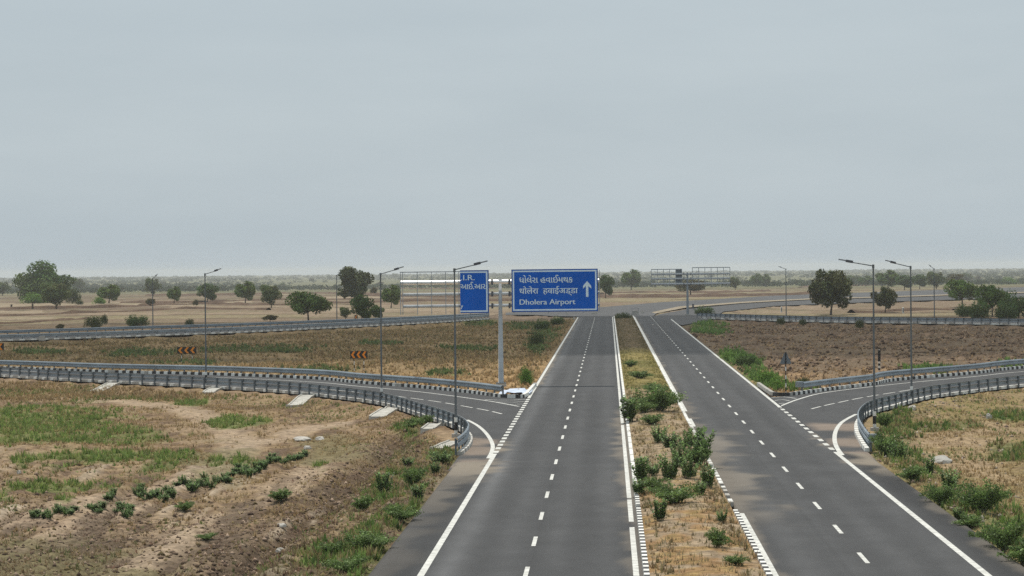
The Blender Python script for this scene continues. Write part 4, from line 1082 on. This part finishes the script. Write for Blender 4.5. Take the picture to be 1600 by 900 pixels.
# broad-leaved roadside plants (upright stems, large oval leaves) and wispy fine-leaved shrubs
def broadleaf(seed, wr=.9, tint=(.17, .27, .085), n_stems=20):
    rng = np.random.default_rng(seed); b = MB(); Vs = []; cs = []; nl = 0
    for s in range(n_stems):
        a = rng.uniform(0, 2 * math.pi); lean = rng.uniform(.05, .42) * wr; h = rng.uniform(.5, 1.0)
        p0 = np.array((math.cos(a), math.sin(a), 0)) * rng.uniform(.03, .30) * wr
        p2 = p0 + np.array((math.cos(a) * lean, math.sin(a) * lean, h)); p1 = (p0 + p2) / 2 + np.array((0, 0, .04))
        b.tube([p0 - (0, 0, .06), p1, p2], [.014, .011, .006], 5)
        for i, t in enumerate(np.arange(.08, 1.03, .085)):
            c = (1 - t) ** 2 * p0 + 2 * t * (1 - t) * p1 + t * t * p2
            for sd in (0, 1):
                aa = a + i * 1.57 + sd * math.pi + rng.uniform(-.3, .3); ln = rng.uniform(.15, .25) * (1.15 - .45 * t); el = rng.uniform(.15, .9)
                d = np.array((math.cos(aa) * math.cos(el), math.sin(aa) * math.cos(el), math.sin(el))); sdv = np.cross(d, (0, 0, 1)); sdv /= np.linalg.norm(sdv) + 1e-9
                u = np.cross(sdv, d); wd = ln * .62
                Vs += [c, c + d * ln * .45 + sdv * wd / 2 + u * ln * .06, c + d * ln, c + d * ln * .45 - sdv * wd / 2 + u * ln * .06]
                k_ = rng.choice((.45, .6, .8, 1.0, 1.5)) * rng.uniform(.85, 1.15); cs += [np.array(tint) * k_] * 4; nl += 1
    fol = mesh_np('foliage', np.array(Vs), np.arange(nl * 4).reshape(-1, 4), M_LEAF, np.array(cs)); return fol, b.mesh('stems', M_STEM)
def wispy(seed, wr=1.5, tint=(.15, .225, .065), n_br=40):
    rng = np.random.default_rng(seed); b = MB(); P = []; cs = []
    for s in range(n_br):
        a = rng.uniform(0, 2 * math.pi); out_ = rng.uniform(.15, .55) * wr; h = rng.uniform(.4, 1.0)
        p0 = np.array((rng.normal(0, .05), rng.normal(0, .05), 0)); p1 = p0 + np.array((math.cos(a) * out_ * .45, math.sin(a) * out_ * .45, h * .85)); p2 = p0 + np.array((math.cos(a) * out_, math.sin(a) * out_, h * rng.uniform(.55, 1.0)))
        b.tube([p0 - (0, 0, .05), (p0 + p1) / 2 + (0, 0, .02), (p1 + p2) / 2], [.010, .007, .004], 4)
        m = 110; t = rng.uniform(.18, 1.0, m)[:, None]; c = (1 - t) ** 2 * p0 + 2 * t * (1 - t) * p1 + t * t * p2
        P.append(c + rng.normal(size=(m, 3)) * np.array((.055, .055, .04)) * (wr * .75)); cs.append(np.array(tint) * rng.uniform(.65, 1.45) * rng.uniform(.8, 1.2, (m, 1)))
    P = np.vstack(P); P[:, 2] = np.maximum(P[:, 2], .02); V, Fq = leaf_quads(P, rng.uniform(.03, .085, len(P)), rng, .4, aspect=1.5)
    return mesh_np('foliage', V, Fq, M_LEAF, np.repeat(np.vstack(cs), 4, 0)), b.mesh('stems', M_STEM)
BL = [broadleaf(s, t) for s, t in ((21, .8), (22, 1.0), (23, 1.1), (24, .7))]
WS = [wispy(s, t) for s, t in ((31, 1.5), (32, 1.9), (33, 1.3))]; WR = (1.5, 1.9, 1.3)
BWR = (.8, 1.0, 1.1, .7)
def put_plant(kind, v, px, by, top, wpx, label, group, name=None, zfix=None):
    meshes = (BL if kind == 'b' else WS)[v]
    if zfix is None: x, y, zg = gat(px, by)
    else: zg = zfix; x, y = at(px, by, zg)
    k = ppm(x, y, zg); h = (by - top) / k; wm = wpx / k * (1.08 if kind == 'b' else 1.05)
    wr = (BWR[v] * 1.15 if kind == 'b' else WR[v] * 1.1); rr = random.Random(int(px * 13 + by))
    o = empty(name or ('broadleaf_shrub' if kind == 'b' else 'feathery_shrub'), (x, y, zg), label, 'shrub', group, rr.uniform(0, 6.28))
    link('foliage', meshes[0], o); link('stems', meshes[1], o); s = wm / wr; o.scale = (s, s, h)
MG = 'shrubs growing in the median'
MED = [
 ('b', 0, 985, 657, 619, 40, 'broad leaved shrub overhanging the left median kerb, farthest of the large ones'),
 ('w', 1, 1030, 643, 600, 92, 'large feathery shrub spanning the median at its narrow far part'),
 ('w', 0, 1018, 664, 645, 42, 'low feathery shrub below the large feathery one on the median'),
 ('b', 1, 1030, 692, 664, 30, 'broad leaved shrub alone on bare soil left of the tallest median shrub'),
 ('b', 3, 1047, 701, 676, 28, 'broad leaved shrub between the lone one and the tallest median shrub'),
 ('b', 2, 1089, 726, 666, 52, 'tallest dense median shrub beside the right carriageway'),
 ('w', 2, 1090, 728, 695, 46, 'feathery shrub tangled into the foot of the tallest median shrub'),
 ('b', 1, 1047, 750, 707, 36, 'tall broad leaved shrub in the middle of the median, left of a pair'),
 ('b', 2, 1077, 748, 711, 34, 'broad leaved shrub directly in front of the tallest median shrub'),
 ('b', 3, 1106, 762, 726, 24, 'slim broad leaved shrub at the right median kerb'),
 ('b', 0, 1000, 752, 712, 36, 'broad leaved shrub against the left median kerb at mid distance'),
 ('b', 3, 997, 771, 749, 24, 'small broad leaved shrub spilling over the broken left kerb'),
 ('w', 1, 1052, 787, 752, 92, 'wide feathery shrub across the middle of the median'),
 ('b', 0, 1031, 813, 779, 28, 'broad leaved shrub nearest the camera on the median left half'),
 ('b', 1, 1128, 816, 796, 22, 'small grey green shrub near the striped right median kerb'),
 ('w', 2, 1122, 856, 824, 42, 'feathery shrub nearest the camera on the median right half'),
 ('w', 0, 1150, 882, 866, 46, 'flat feathery plant at the lower right of the median'),
 ('w', 0, 1000, 592, 578, 42, 'pale feathery growth in the yellow grass of the median'),
 ('w', 1, 1022, 612, 598, 46, 'low feathery growth just behind the large feathery median shrub'),
 ('w', 2, 985, 573, 562, 24, 'small growth at the far yellow grass of the median'),
 ('b', 2, 1062, 730, 690, 34, 'broad leaved shrub wedged left of the tallest median shrub'),
 ('b', 1, 1020, 742, 722, 26, 'short broad leaved shrub between the kerb shrub and the tall middle one'),
 ('b', 2, 1075, 700, 668, 34, 'broad leaved shrub behind the tallest median shrub'),
 ('w', 0, 1020, 768, 742, 44, 'feathery shrub filling the gap behind the wide feathery median one'),
 ('w', 1, 1005, 645, 622, 50, 'feathery growth between the overhanging shrub and the large feathery one'),
 ('b', 3, 1095, 772, 752, 20, 'small broad leaved shrub below the slim one at the right kerb'),
]
for a in MED: put_plant(*a, MG, zfix=.18)
LG = 'plants on the left verge'
LV = [
 ('b', 0, 599, 772, 736, 28, 'upright broad leaved plant left of the others on the left bank'),
 ('w', 0, 645, 759, 728, 44, 'feathery plant on the left bank above the asphalt shoulder'),
 ('b', 2, 690, 724, 704, 38, 'broad leaved plant at the foot of the curved rail end'),
 ('b', 3, 680, 741, 722, 16, 'small broad leaved plant just below the rail end plant'),
 ('b', 3, 653, 780, 757, 20, 'broad leaved plant beside the shoulder, right of the feathery one'),
 ('w', 1, 624, 815, 787, 66, 'wide feathery plant at the shoulder edge on the left'),
 ('w', 2, 566, 799, 772, 38, 'feathery plant left of the wide one on the left bank'),
 ('w', 1, 575, 860, 828, 96, 'large feathery plant at the bottom of the left verge'),
 ('w', 0, 515, 866, 845, 48, 'feathery plant left of the large one at the bottom'),
 ('w', 1, 545, 893, 868, 80, 'lowest feathery plant of the left verge, at the photo bottom'),
 ('w', 2, 645, 670, 652, 40, 'bright feathery weeds between two drain chutes'),
 ('w', 0, 668, 664, 646, 24, 'feathery weeds touching the rail curve'),
 ('b', 1, 638, 728, 714, 24, 'low broad leaved plant on the brown left bank'),
 ('w', 2, 437, 783, 762, 40, 'dark low shrub alone in the left field, right of the plant row'),
 ('w', 0, 289, 798, 782, 34, 'small dark shrub below the middle of the plant row'),
 ('w', 1, 325, 843, 832, 40, 'reddish low scrub near the bottom of the left field'),
]
for a in LV: put_plant(*a, LG)
RG = 'plants on the right verge'
RV = [
 ('w', 1, 1384, 712, 664, 66, 'large feathery shrub behind the rounded end of the right rail'),
 ('w', 0, 1382, 668, 638, 44, 'feathery shrub at the near right lamp pole'),
 ('b', 2, 1405, 718, 684, 40, 'leafy shrub right of the rounded rail end'),
 ('w', 2, 1425, 752, 722, 54, 'feathery shrub on the bank below the rounded rail end'),
 ('b', 0, 1452, 741, 710, 22, 'slender upright broad leaved plant on the right bank'),
 ('w', 1, 1470, 786, 748, 76, 'feathery shrub in the middle of the right bank, left one of a pair'),
 ('b', 1, 1484, 765, 730, 40, 'leafy shrub at the top of the right bank beside grey stones'),
 ('w', 1, 1535, 802, 742, 116, 'largest feathery shrub on the right bank'),
 ('w', 0, 1515, 826, 798, 60, 'feathery plant below the largest shrub on the right bank'),
 ('w', 1, 1570, 858, 800, 100, 'feathery shrub near the bottom right corner'),
 ('w', 2, 1602, 884, 828, 90, 'feathery shrub cut off by the bottom right corner'),
 ('w', 0, 1525, 850, 826, 50, 'low feathery plant at the shoulder edge on the right'),
 ('b', 3, 1497, 812, 790, 20, 'small leafy plant beside the right shoulder'),
]
for a in RV: put_plant(*a[:4], a[3] - (a[3] - a[4]) * .88, a[5] * .84, a[6], RG)
ROW = [(155, 607), (165, 612), (205, 616), (225, 612), (262, 595), (285, 592), (310, 600), (335, 596), (410, 566), (440, 580), (465, 590), (498, 528), (520, 532), (545, 590), (565, 560), (590, 565), (585, 610), (602, 590), (640, 505), (660, 520), (682, 530), (700, 525), (718, 515), (735, 520), (755, 535), (780, 495), (790, 510), (830, 462), (862, 452), (890, 485), (905, 490), (930, 470), (950, 455), (972, 465), (1010, 448), (1040, 445), (1060, 445), (1085, 420), (1100, 400), (1130, 410), (1150, 415), (1170, 400), (1190, 405), (1215, 400), (1235, 385), (1262, 360), (1280, 350), (1300, 345), (1330, 360), (1350, 350), (1372, 345), (1390, 340), (1412, 332)]
rr = random.Random(3)
for u, v in ROW + [(u_ + rr.uniform(6, 22), v_ + rr.uniform(-22, 10)) for u_, v_ in ROW]:
    hp = rr.uniform(7, 15)
    put_plant('b', rr.randrange(4), u / 3, 600 + v / 3 + 5, 600 + v / 3 + 5 - hp, rr.uniform(11, 17), 'young dark green plant in the straight row across the left field', 'plants in the row across the left field', 'row_plant')

# ------------------------------------------------------------------ stumps and stones
def stump(px, by, h, label):
    x, y, z = gat(px, by); b = MB(); r = random.Random(int(px))
    b.tube([(0, 0, -.2), (r.uniform(-.05, .05), 0, h * .5), (r.uniform(-.1, .1), 0, h)], [.38, .28, .32], 8)
    o = b.build('tree_stump', M_BARK, smooth=False); o.location = (x, y, z); tag(o, label, 'tree stump', 'dark stumps in the far left field')
    return o
stump(18, 483, 1.5, 'dark stump in the far field, left of the other stump')
stump(51, 483, 1.7, 'dark stump in the far field below the largest tree')
def rock(px, by, sx, sy, sz, label, seed, m=M_STONE):
    import bmesh
    bm = bmesh.new(); bmesh.ops.create_icosphere(bm, subdivisions=3, radius=1); r = random.Random(seed)
    o1, o2 = r.uniform(0, 50), r.uniform(0, 50)
    for v in bm.verts:
        n = fbm(np.array([v.co.x * 1.4 + o1]), np.array([v.co.y * 1.4 + v.co.z * 1.7 + o2]), seed, 3)[0]
        v.co *= .65 + .7 * n; v.co.x *= sx; v.co.y *= sy; v.co.z = max(v.co.z, -.3) * sz
    me = bpy.data.meshes.new('stone'); bm.to_mesh(me); bm.free(); me.materials.append(m)
    o = link('stone', me); x, y, z = gat(px, by); o.location = (x, y, z + .02); tag(o, label, 'stone'); return o
rock(472, 687, .55, .8, .18, 'large pale flat stone in the middle of the left field', 1)
rock(500, 687, .3, .4, .2, 'small pale stone right of the large flat one', 2)
rock(480, 701, .25, .3, .18, 'small pale stone below the large flat one', 3)
rock(30, 741, .14, .14, .2, 'tiny white stone in green weeds at far left', 4)
rock(440, 823, .2, .2, .15, 'pale stone beside the ditch in the left field', 5)
rock(437, 862, .18, .18, .15, 'whitish stone near the foot of the ditch', 6)
rock(1545, 655, .22, .2, .45, 'grey upright stone in the right field', 7, M_CONC)
rock(1470, 722, .6, .9, .3, 'grey stone slab on the right bank above the shrubs', 8, M_CONC)
rock(1425, 640, .3, .5, .3, 'pale stone beside the right rail near the second lamp', 9)
rock(1020, 510, .4, .6, .3, 'small white stone on the shaded far stretch of the median', 10)

# ------------------------------------------------------------------ grass, weeds, clods (beyond counting)
def tufts(name, X, Y, Z, hgt, spread, colr, rng, blades=5, wd=.035):
    n = len(X); q = blades
    a = rng.uniform(0, 2 * math.pi, (n, q)); ln = rng.uniform(.35, 1.0, (n, q)) * hgt[:, None]; out_ = rng.uniform(.1, 1.0, (n, q)) * spread[:, None]
    bx = X[:, None] + np.cos(a) * out_ * .35; by_ = Y[:, None] + np.sin(a) * out_ * .35; bz = np.repeat(Z[:, None], q, 1) - .03
    wv = (wd * rng.uniform(.6, 1.5, (n, q)) * np.clip(hgt[:, None] / .3, .6, 2.0)); pa = a + math.pi / 2 + rng.uniform(-.6, .6, (n, q))
    v0 = np.stack([bx - np.cos(pa) * wv, by_ - np.sin(pa) * wv, bz], -1); v1 = np.stack([bx + np.cos(pa) * wv, by_ + np.sin(pa) * wv, bz], -1)
    v2 = np.stack([bx + np.cos(a) * out_ * .8, by_ + np.sin(a) * out_ * .8, bz + ln], -1)
    V = np.stack([v0, v1, v2], 2).reshape(-1, 3); Fq = np.arange(n * q * 3).reshape(-1, 3)
    c = np.repeat(colr, q * 3, 0) * np.tile(np.array([.9, .9, 1.1]), n * q)[:, None]
    return struct(link(name, mesh_np(name, V, Fq, M_GRASS, c)), 'stuff')
rng = np.random.default_rng(99)
def sample(n, poly_px, extra=None):
    "random spots inside a region of the land outlined as the photo shows it"
    P = ats(poly_px); mn, mx_ = P.min(0), P.max(0); X = rng.uniform(mn[0], mx_[0], n); Y = rng.uniform(mn[1], mx_[1], n)
    ok = inpoly(X, Y, P); X, Y = X[ok], Y[ok]; d = road_dist(X, Y); ok = d > .25; return X[ok], Y[ok], d[ok]
REG_L = [(-60, 590), (0, 592), (188, 601), (311, 609), (450, 617), (572, 632), (660, 655), (718, 714), (700, 738), (560, 925), (-120, 925)]
REG_R = [(1368, 725), (1352, 702), (1394, 639), (1507, 617), (1575, 609), (1690, 597), (1720, 925), (1625, 925)]
REG_IL = [(-60, 532), (0, 534), (400, 520), (600, 510), (765, 500), (895, 499), (822, 616), (785, 615), (560, 592), (300, 578), (-60, 568)]
REG_IR = [(1070, 512), (1100, 500), (1360, 506), (1660, 511), (1660, 568), (1525, 578), (1233, 612), (1205, 614)]
DRY = np.array([(.42, .31, .16), (.36, .25, .12), (.46, .36, .20), (.30, .21, .11)]); GRN = np.array([(.15, .23, .06), (.19, .26, .07), (.12, .19, .055), (.25, .26, .09), (.30, .24, .12)])
def pick(pal, n): return pal[rng.integers(0, len(pal), n)] * rng.uniform(.75, 1.2, (n, 1))
# dry grass
X, Y, d = sample(150000, REG_L); px, py = proj(X, Y, 0 * X)
dens = .18 + .8 * sstep(.42, .62, fbm(X / 5, Y / 5, 21, 4)); dens *= np.where(np.min([polydist(X, Y, T) for T in TRACKS], axis=0) < 1.5, .12, 1.0); dens = np.where(py < 616, 1.0, dens)
k_ = rng.random(len(X)) < dens * .62; X, Y, py = X[k_], Y[k_], py[k_]
gf = np.minimum(1, sstep(.5, .66, fbm(X / 7, Y / 7, 23, 3)) * .5); cc = np.where((rng.random(len(X)) < gf)[:, None], pick(GRN, len(X)), pick(DRY, len(X)))
brn = sstep(760, 840, py)[:, None] * .5; cc = cc * (1 - brn) + np.array((.20, .145, .095)) * brn
tufts('dry_grass', X, Y, ground_h(X, Y), rng.uniform(.10, .30, len(X)) + .15 * (py < 615), rng.uniform(.12, .3, len(X)), cc, rng)
X, Y, d = sample(40000, REG_R); k_ = rng.random(len(X)) < .25 + .7 * sstep(.4, .6, fbm(X / 4, Y / 4, 25, 3)); X, Y = X[k_], Y[k_]
gf = sstep(.45, .6, fbm(X / 7, Y / 7, 27, 3)) * .6; cc = np.where((rng.random(len(X)) < gf)[:, None], pick(GRN, len(X)), pick(DRY, len(X)))
tufts('dry_grass', X, Y, ground_h(X, Y), rng.uniform(.10, .32, len(X)), rng.uniform(.12, .3, len(X)), cc, rng)
X, Y, d = sample(90000, REG_IL); k_ = rng.random(len(X)) < .2 + .7 * sstep(.4, .6, fbm(X / 6, Y / 10, 29, 3)); X, Y = X[k_], Y[k_]; px, py = proj(X, Y, 0 * X)
cc = pick(np.array([(.36, .25, .13), (.27, .19, .10), (.29, .24, .11), (.44, .32, .17), (.22, .17, .085)]), len(X)); t_ = (sstep(545, 590, py) * .6)[:, None]; cc = cc * (1 - t_) + np.array((.50, .35, .18)) * t_
tufts('dry_grass', X, Y, ground_h(X, Y), rng.uniform(.2, .55, len(X)), rng.uniform(.2, .5, len(X)), cc, rng, blades=4, wd=.07)
X, Y, d = sample(40000, REG_IR); px, py = proj(X, Y, 0 * X); k_ = rng.random(len(X)) < .12 + .7 * sstep(562, 600, py + 30 * (fbm(X / 6, Y / 9, 33, 3) - .5)); X, Y = X[k_], Y[k_]
tufts('dry_grass', X, Y, ground_h(X, Y), rng.uniform(.15, .5, len(X)), rng.uniform(.2, .5, len(X)), pick(np.array([(.46, .32, .17), (.36, .25, .14), (.26, .18, .11)]), len(X)), rng, blades=4, wd=.06)
# brown dead scrub on the bank and across the bottom of the left field
X, Y, d = sample(120000, REG_L); px, py = proj(X, Y, 0 * X); bk = inpoly(X, Y, BANK)
dq = polydist(X, Y, DITCH); m = np.maximum(np.where(bk, .75, 0), .9 * np.exp(-(dq / 2.6) ** 2)); m = np.maximum(m, .8 * sstep(715, 800, py + (fbm(X / 6, Y / 6, 63, 3) - .5) * 150) * sstep(.44, .58, fbm((X + .035 * Y) / .75, Y / 7.5, 71, 4))) * (.25 + .75 * sstep(.40, .58, fbm(X / 1.6, Y / 1.6, 65, 4)))
k_ = rng.random(len(X)) < m * .7; X, Y, bk = X[k_], Y[k_], bk[k_]
cc = pick(np.array([(.20, .145, .10), (.15, .11, .075), (.27, .19, .13), (.24, .20, .10), (.33, .25, .16), (.22, .12, .08)]), len(X))
cc = np.where((bk & (rng.random(len(X)) < .45))[:, None], pick(GRN, len(X)), cc)
tufts('dead_scrub', X, Y, ground_h(X, Y), rng.uniform(.06, .22, len(X)) + .12 * bk, rng.uniform(.15, .4, len(X)), cc, rng, blades=6, wd=.03)
# green weeds in patches
def weeds(region, patches, n, h0, h1, pal, wd=.04):
    X, Y, d = sample(n, region); px, py = proj(X, Y, 0 * X); m = blob(px, py, patches, fbm(X / 3.2, Y / 3.2, 47, 4))
    k_ = rng.random(len(X)) < m ** 1.2 * (.22 + .75 * sstep(.40, .66, fbm(X / 1.1, Y / 1.6, 49, 3))); X, Y = X[k_], Y[k_]
    tufts('green_weeds', X, Y, ground_h(X, Y), rng.uniform(h0, h1, len(X)), rng.uniform(.2, .45, len(X)), pick(pal, len(X)), rng, blades=7, wd=wd)
weeds(REG_L, GREEN_L, 90000, .18, .5, np.array([(.19, .27, .07), (.24, .31, .09), (.16, .23, .06), (.29, .30, .11)]))
weeds(REG_L, GREEN_LV, 190000, .2, .55, GRN)
weeds(REG_R, GREEN_RN, 26000, .2, .6, GRN)
weeds(REG_IL, GREEN_IN, 60000, .3, .8, np.array([(.15, .20, .07), (.12, .17, .06), (.19, .21, .09)]), .09)
weeds(REG_IR, GREEN_RI, 70000, .3, .8, np.array([(.17, .27, .07), (.21, .31, .09), (.14, .22, .065)]), .07)
# median grass
n = 16000; Y = 55 + 435 * rng.random(n) ** 1.6; X = rng.uniform(X_KL + .2, X_KR - .2, n); k_ = rng.random(n) < .3 + .6 * sstep(.4, .6, fbm(X / 1.5, Y / 2.5, 37, 3)); X, Y = X[k_], Y[k_]
cc = pick(np.array([(.36, .25, .13), (.33, .27, .15), (.29, .21, .12), (.24, .21, .10), (.40, .33, .21)]), len(X)); t_ = (sstep(180, 205, Y) * .7)[:, None]; cc = cc * (1 - t_) + np.array((.30, .27, .08)) * t_
t_ = (sstep(270, 295, Y) * .7)[:, None]; cc = cc * (1 - t_) + np.array((.14, .11, .07)) * t_  # far blades darkened in colour as well, following the cloud's shadow
tufts('dry_grass', X, Y, .14 + 0 * X, rng.uniform(.12, .34, len(X)), rng.uniform(.12, .3, len(X)), cc, rng, wd=.035)
# clods and debris
def clods(X, Y, Z, size, colr):
    base = np.array([(1, 0, 0), (-1, 0, 0), (0, 1, 0), (0, -1, 0), (0, 0, .9), (0, 0, -.5)]); fc = np.array([(0, 2, 4), (2, 1, 4), (1, 3, 4), (3, 0, 4), (2, 0, 5), (1, 2, 5), (3, 1, 5), (0, 3, 5)])
    n = len(X); V = base[None] * size[:, None, None] * rng.uniform(.5, 1.3, (n, 6, 1)); a = rng.uniform(0, 6.28, n); c, s = np.cos(a)[:, None], np.sin(a)[:, None]
    V = np.stack([V[..., 0] * c - V[..., 1] * s + X[:, None], V[..., 0] * s + V[..., 1] * c + Y[:, None], V[..., 2] + Z[:, None]], -1)
    Fq = (fc[None] + (np.arange(n) * 6)[:, None, None]).reshape(-1, 3)
    return struct(link('earth_clods', mesh_np('earth_clods', V.reshape(-1, 3), Fq, M_CLOD, np.repeat(colr, 6, 0))), 'stuff')
X, Y, d = sample(150000, REG_L); px, py = proj(X, Y, 0 * X); m = sstep(700, 810, py + (fbm(X / 5, Y / 5, 43, 3) - .5) * 120) * .6 + np.exp(-(polydist(X, Y, DITCH) / 1.6) ** 2) * .9
k_ = rng.random(len(X)) < m * .6; X, Y = X[k_], Y[k_]; clods(X, Y, ground_h(X, Y), rng.uniform(.025, .10, len(X)) * rng.choice([1, 1, 1, 1.8], len(X)), pick(np.array([(.17, .12, .085), (.24, .17, .12), (.11, .075, .055), (.30, .22, .16), (.16, .12, .06)]), len(X)))
X, Y, d = sample(26000, REG_IR); px, py = proj(X, Y, 0 * X); k_ = rng.random(len(X)) < sstep(.42, .62, fbm(X / 5, Y / 7, 45, 3)) * np.where(py < 595, .6, .15); X, Y = X[k_], Y[k_]
clods(X, Y, ground_h(X, Y), rng.uniform(.08, .34, len(X)), pick(np.array([(.13, .085, .06), (.19, .13, .085), (.25, .17, .11), (.10, .07, .05)]), len(X)))
X, Y, d = sample(14000, REG_R); k_ = rng.random(len(X)) < .35 * sstep(4, 1, d) + .08; X, Y = X[k_], Y[k_]
clods(X, Y, ground_h(X, Y), rng.uniform(.04, .16, len(X)), pick(np.array([(.30, .23, .17), (.22, .16, .12), (.38, .33, .27)]), len(X)))

# ------------------------------------------------------------------ a real cloud above, outside the view, shading the middle distance
rng2 = np.random.default_rng(12); ALT = 320.0
off = np.array((SUN.x, SUN.y)) / SUN.z * ALT
na = 90; ang = np.linspace(0, 2 * math.pi, na, endpoint=False)
ca, cb = np.array((0.0, 388.0)), (420.0, 106.0)
rad = 1 + .0 * ang
rx = np.sign(np.cos(ang)) * np.abs(np.cos(ang)) ** .35 * cb[0]; ry = np.sign(np.sin(ang)) * np.abs(np.sin(ang)) ** .6 * cb[1] + 5 * np.sin(ang * 9 + 1) + 4 * np.sin(ang * 17)
ring = np.stack([rx + ca[0] + off[0], ry + ca[1] + off[1]], -1); cc_ = ca + off; V = []; Fs = []
rings = [(1.0, 0), (.985, 7), (.9, 16), (.6, 26), (.25, 31)]
for s_i, hz in rings: V += [(*(cc_ + (p - cc_) * s_i), ALT + hz + (4 * math.sin(p[0] * .05) * math.cos(p[1] * .06) if hz else 0)) for p in ring]
for j in range(len(rings) - 1): Fs += [(j * na + i, j * na + (i + 1) % na, (j + 1) * na + (i + 1) % na, (j + 1) * na + i) for i in range(na)]
Fs.append(tuple(range((len(rings) - 1) * na, len(rings) * na)))
cm = bpy.data.materials.new('thin_cloud'); cm.use_nodes = True; t = cm.node_tree
tr = t.nodes.new('ShaderNodeBsdfTransparent'); ms = t.nodes.new('ShaderNodeMixShader'); ms.inputs[0].default_value = .62
pb_ = t.nodes['Principled BSDF']; pb_.inputs['Base Color'].default_value = (.9, .9, .9, 1); pb_.inputs['Roughness'].default_value = 1
t.links.new(tr.outputs[0], ms.inputs[1]); t.links.new(pb_.outputs[0], ms.inputs[2]); t.links.new(ms.outputs[0], t.nodes['Material Output'].inputs[0])
struct(link('cloud', mesh_np('cloud', V, Fs, cm, smooth=True)))

# ------------------------------------------------------------------ air
hm = bpy.data.materials.new('hazy_air'); hm.use_nodes = True; t = hm.node_tree; t.nodes.remove(t.nodes['Principled BSDF'])
pv = t.nodes.new('ShaderNodeVolumePrincipled'); pv.inputs['Color'].default_value = (.95, .97, .985, 1); pv.inputs['Density'].default_value = 1.15e-4
t.links.new(pv.outputs[0], t.nodes['Material Output'].inputs['Volume'])
b = MB(); b.box((0, 4900, 5.0), (24000, 10800, 30.0)); struct(b.build('haze', hm), 'stuff')
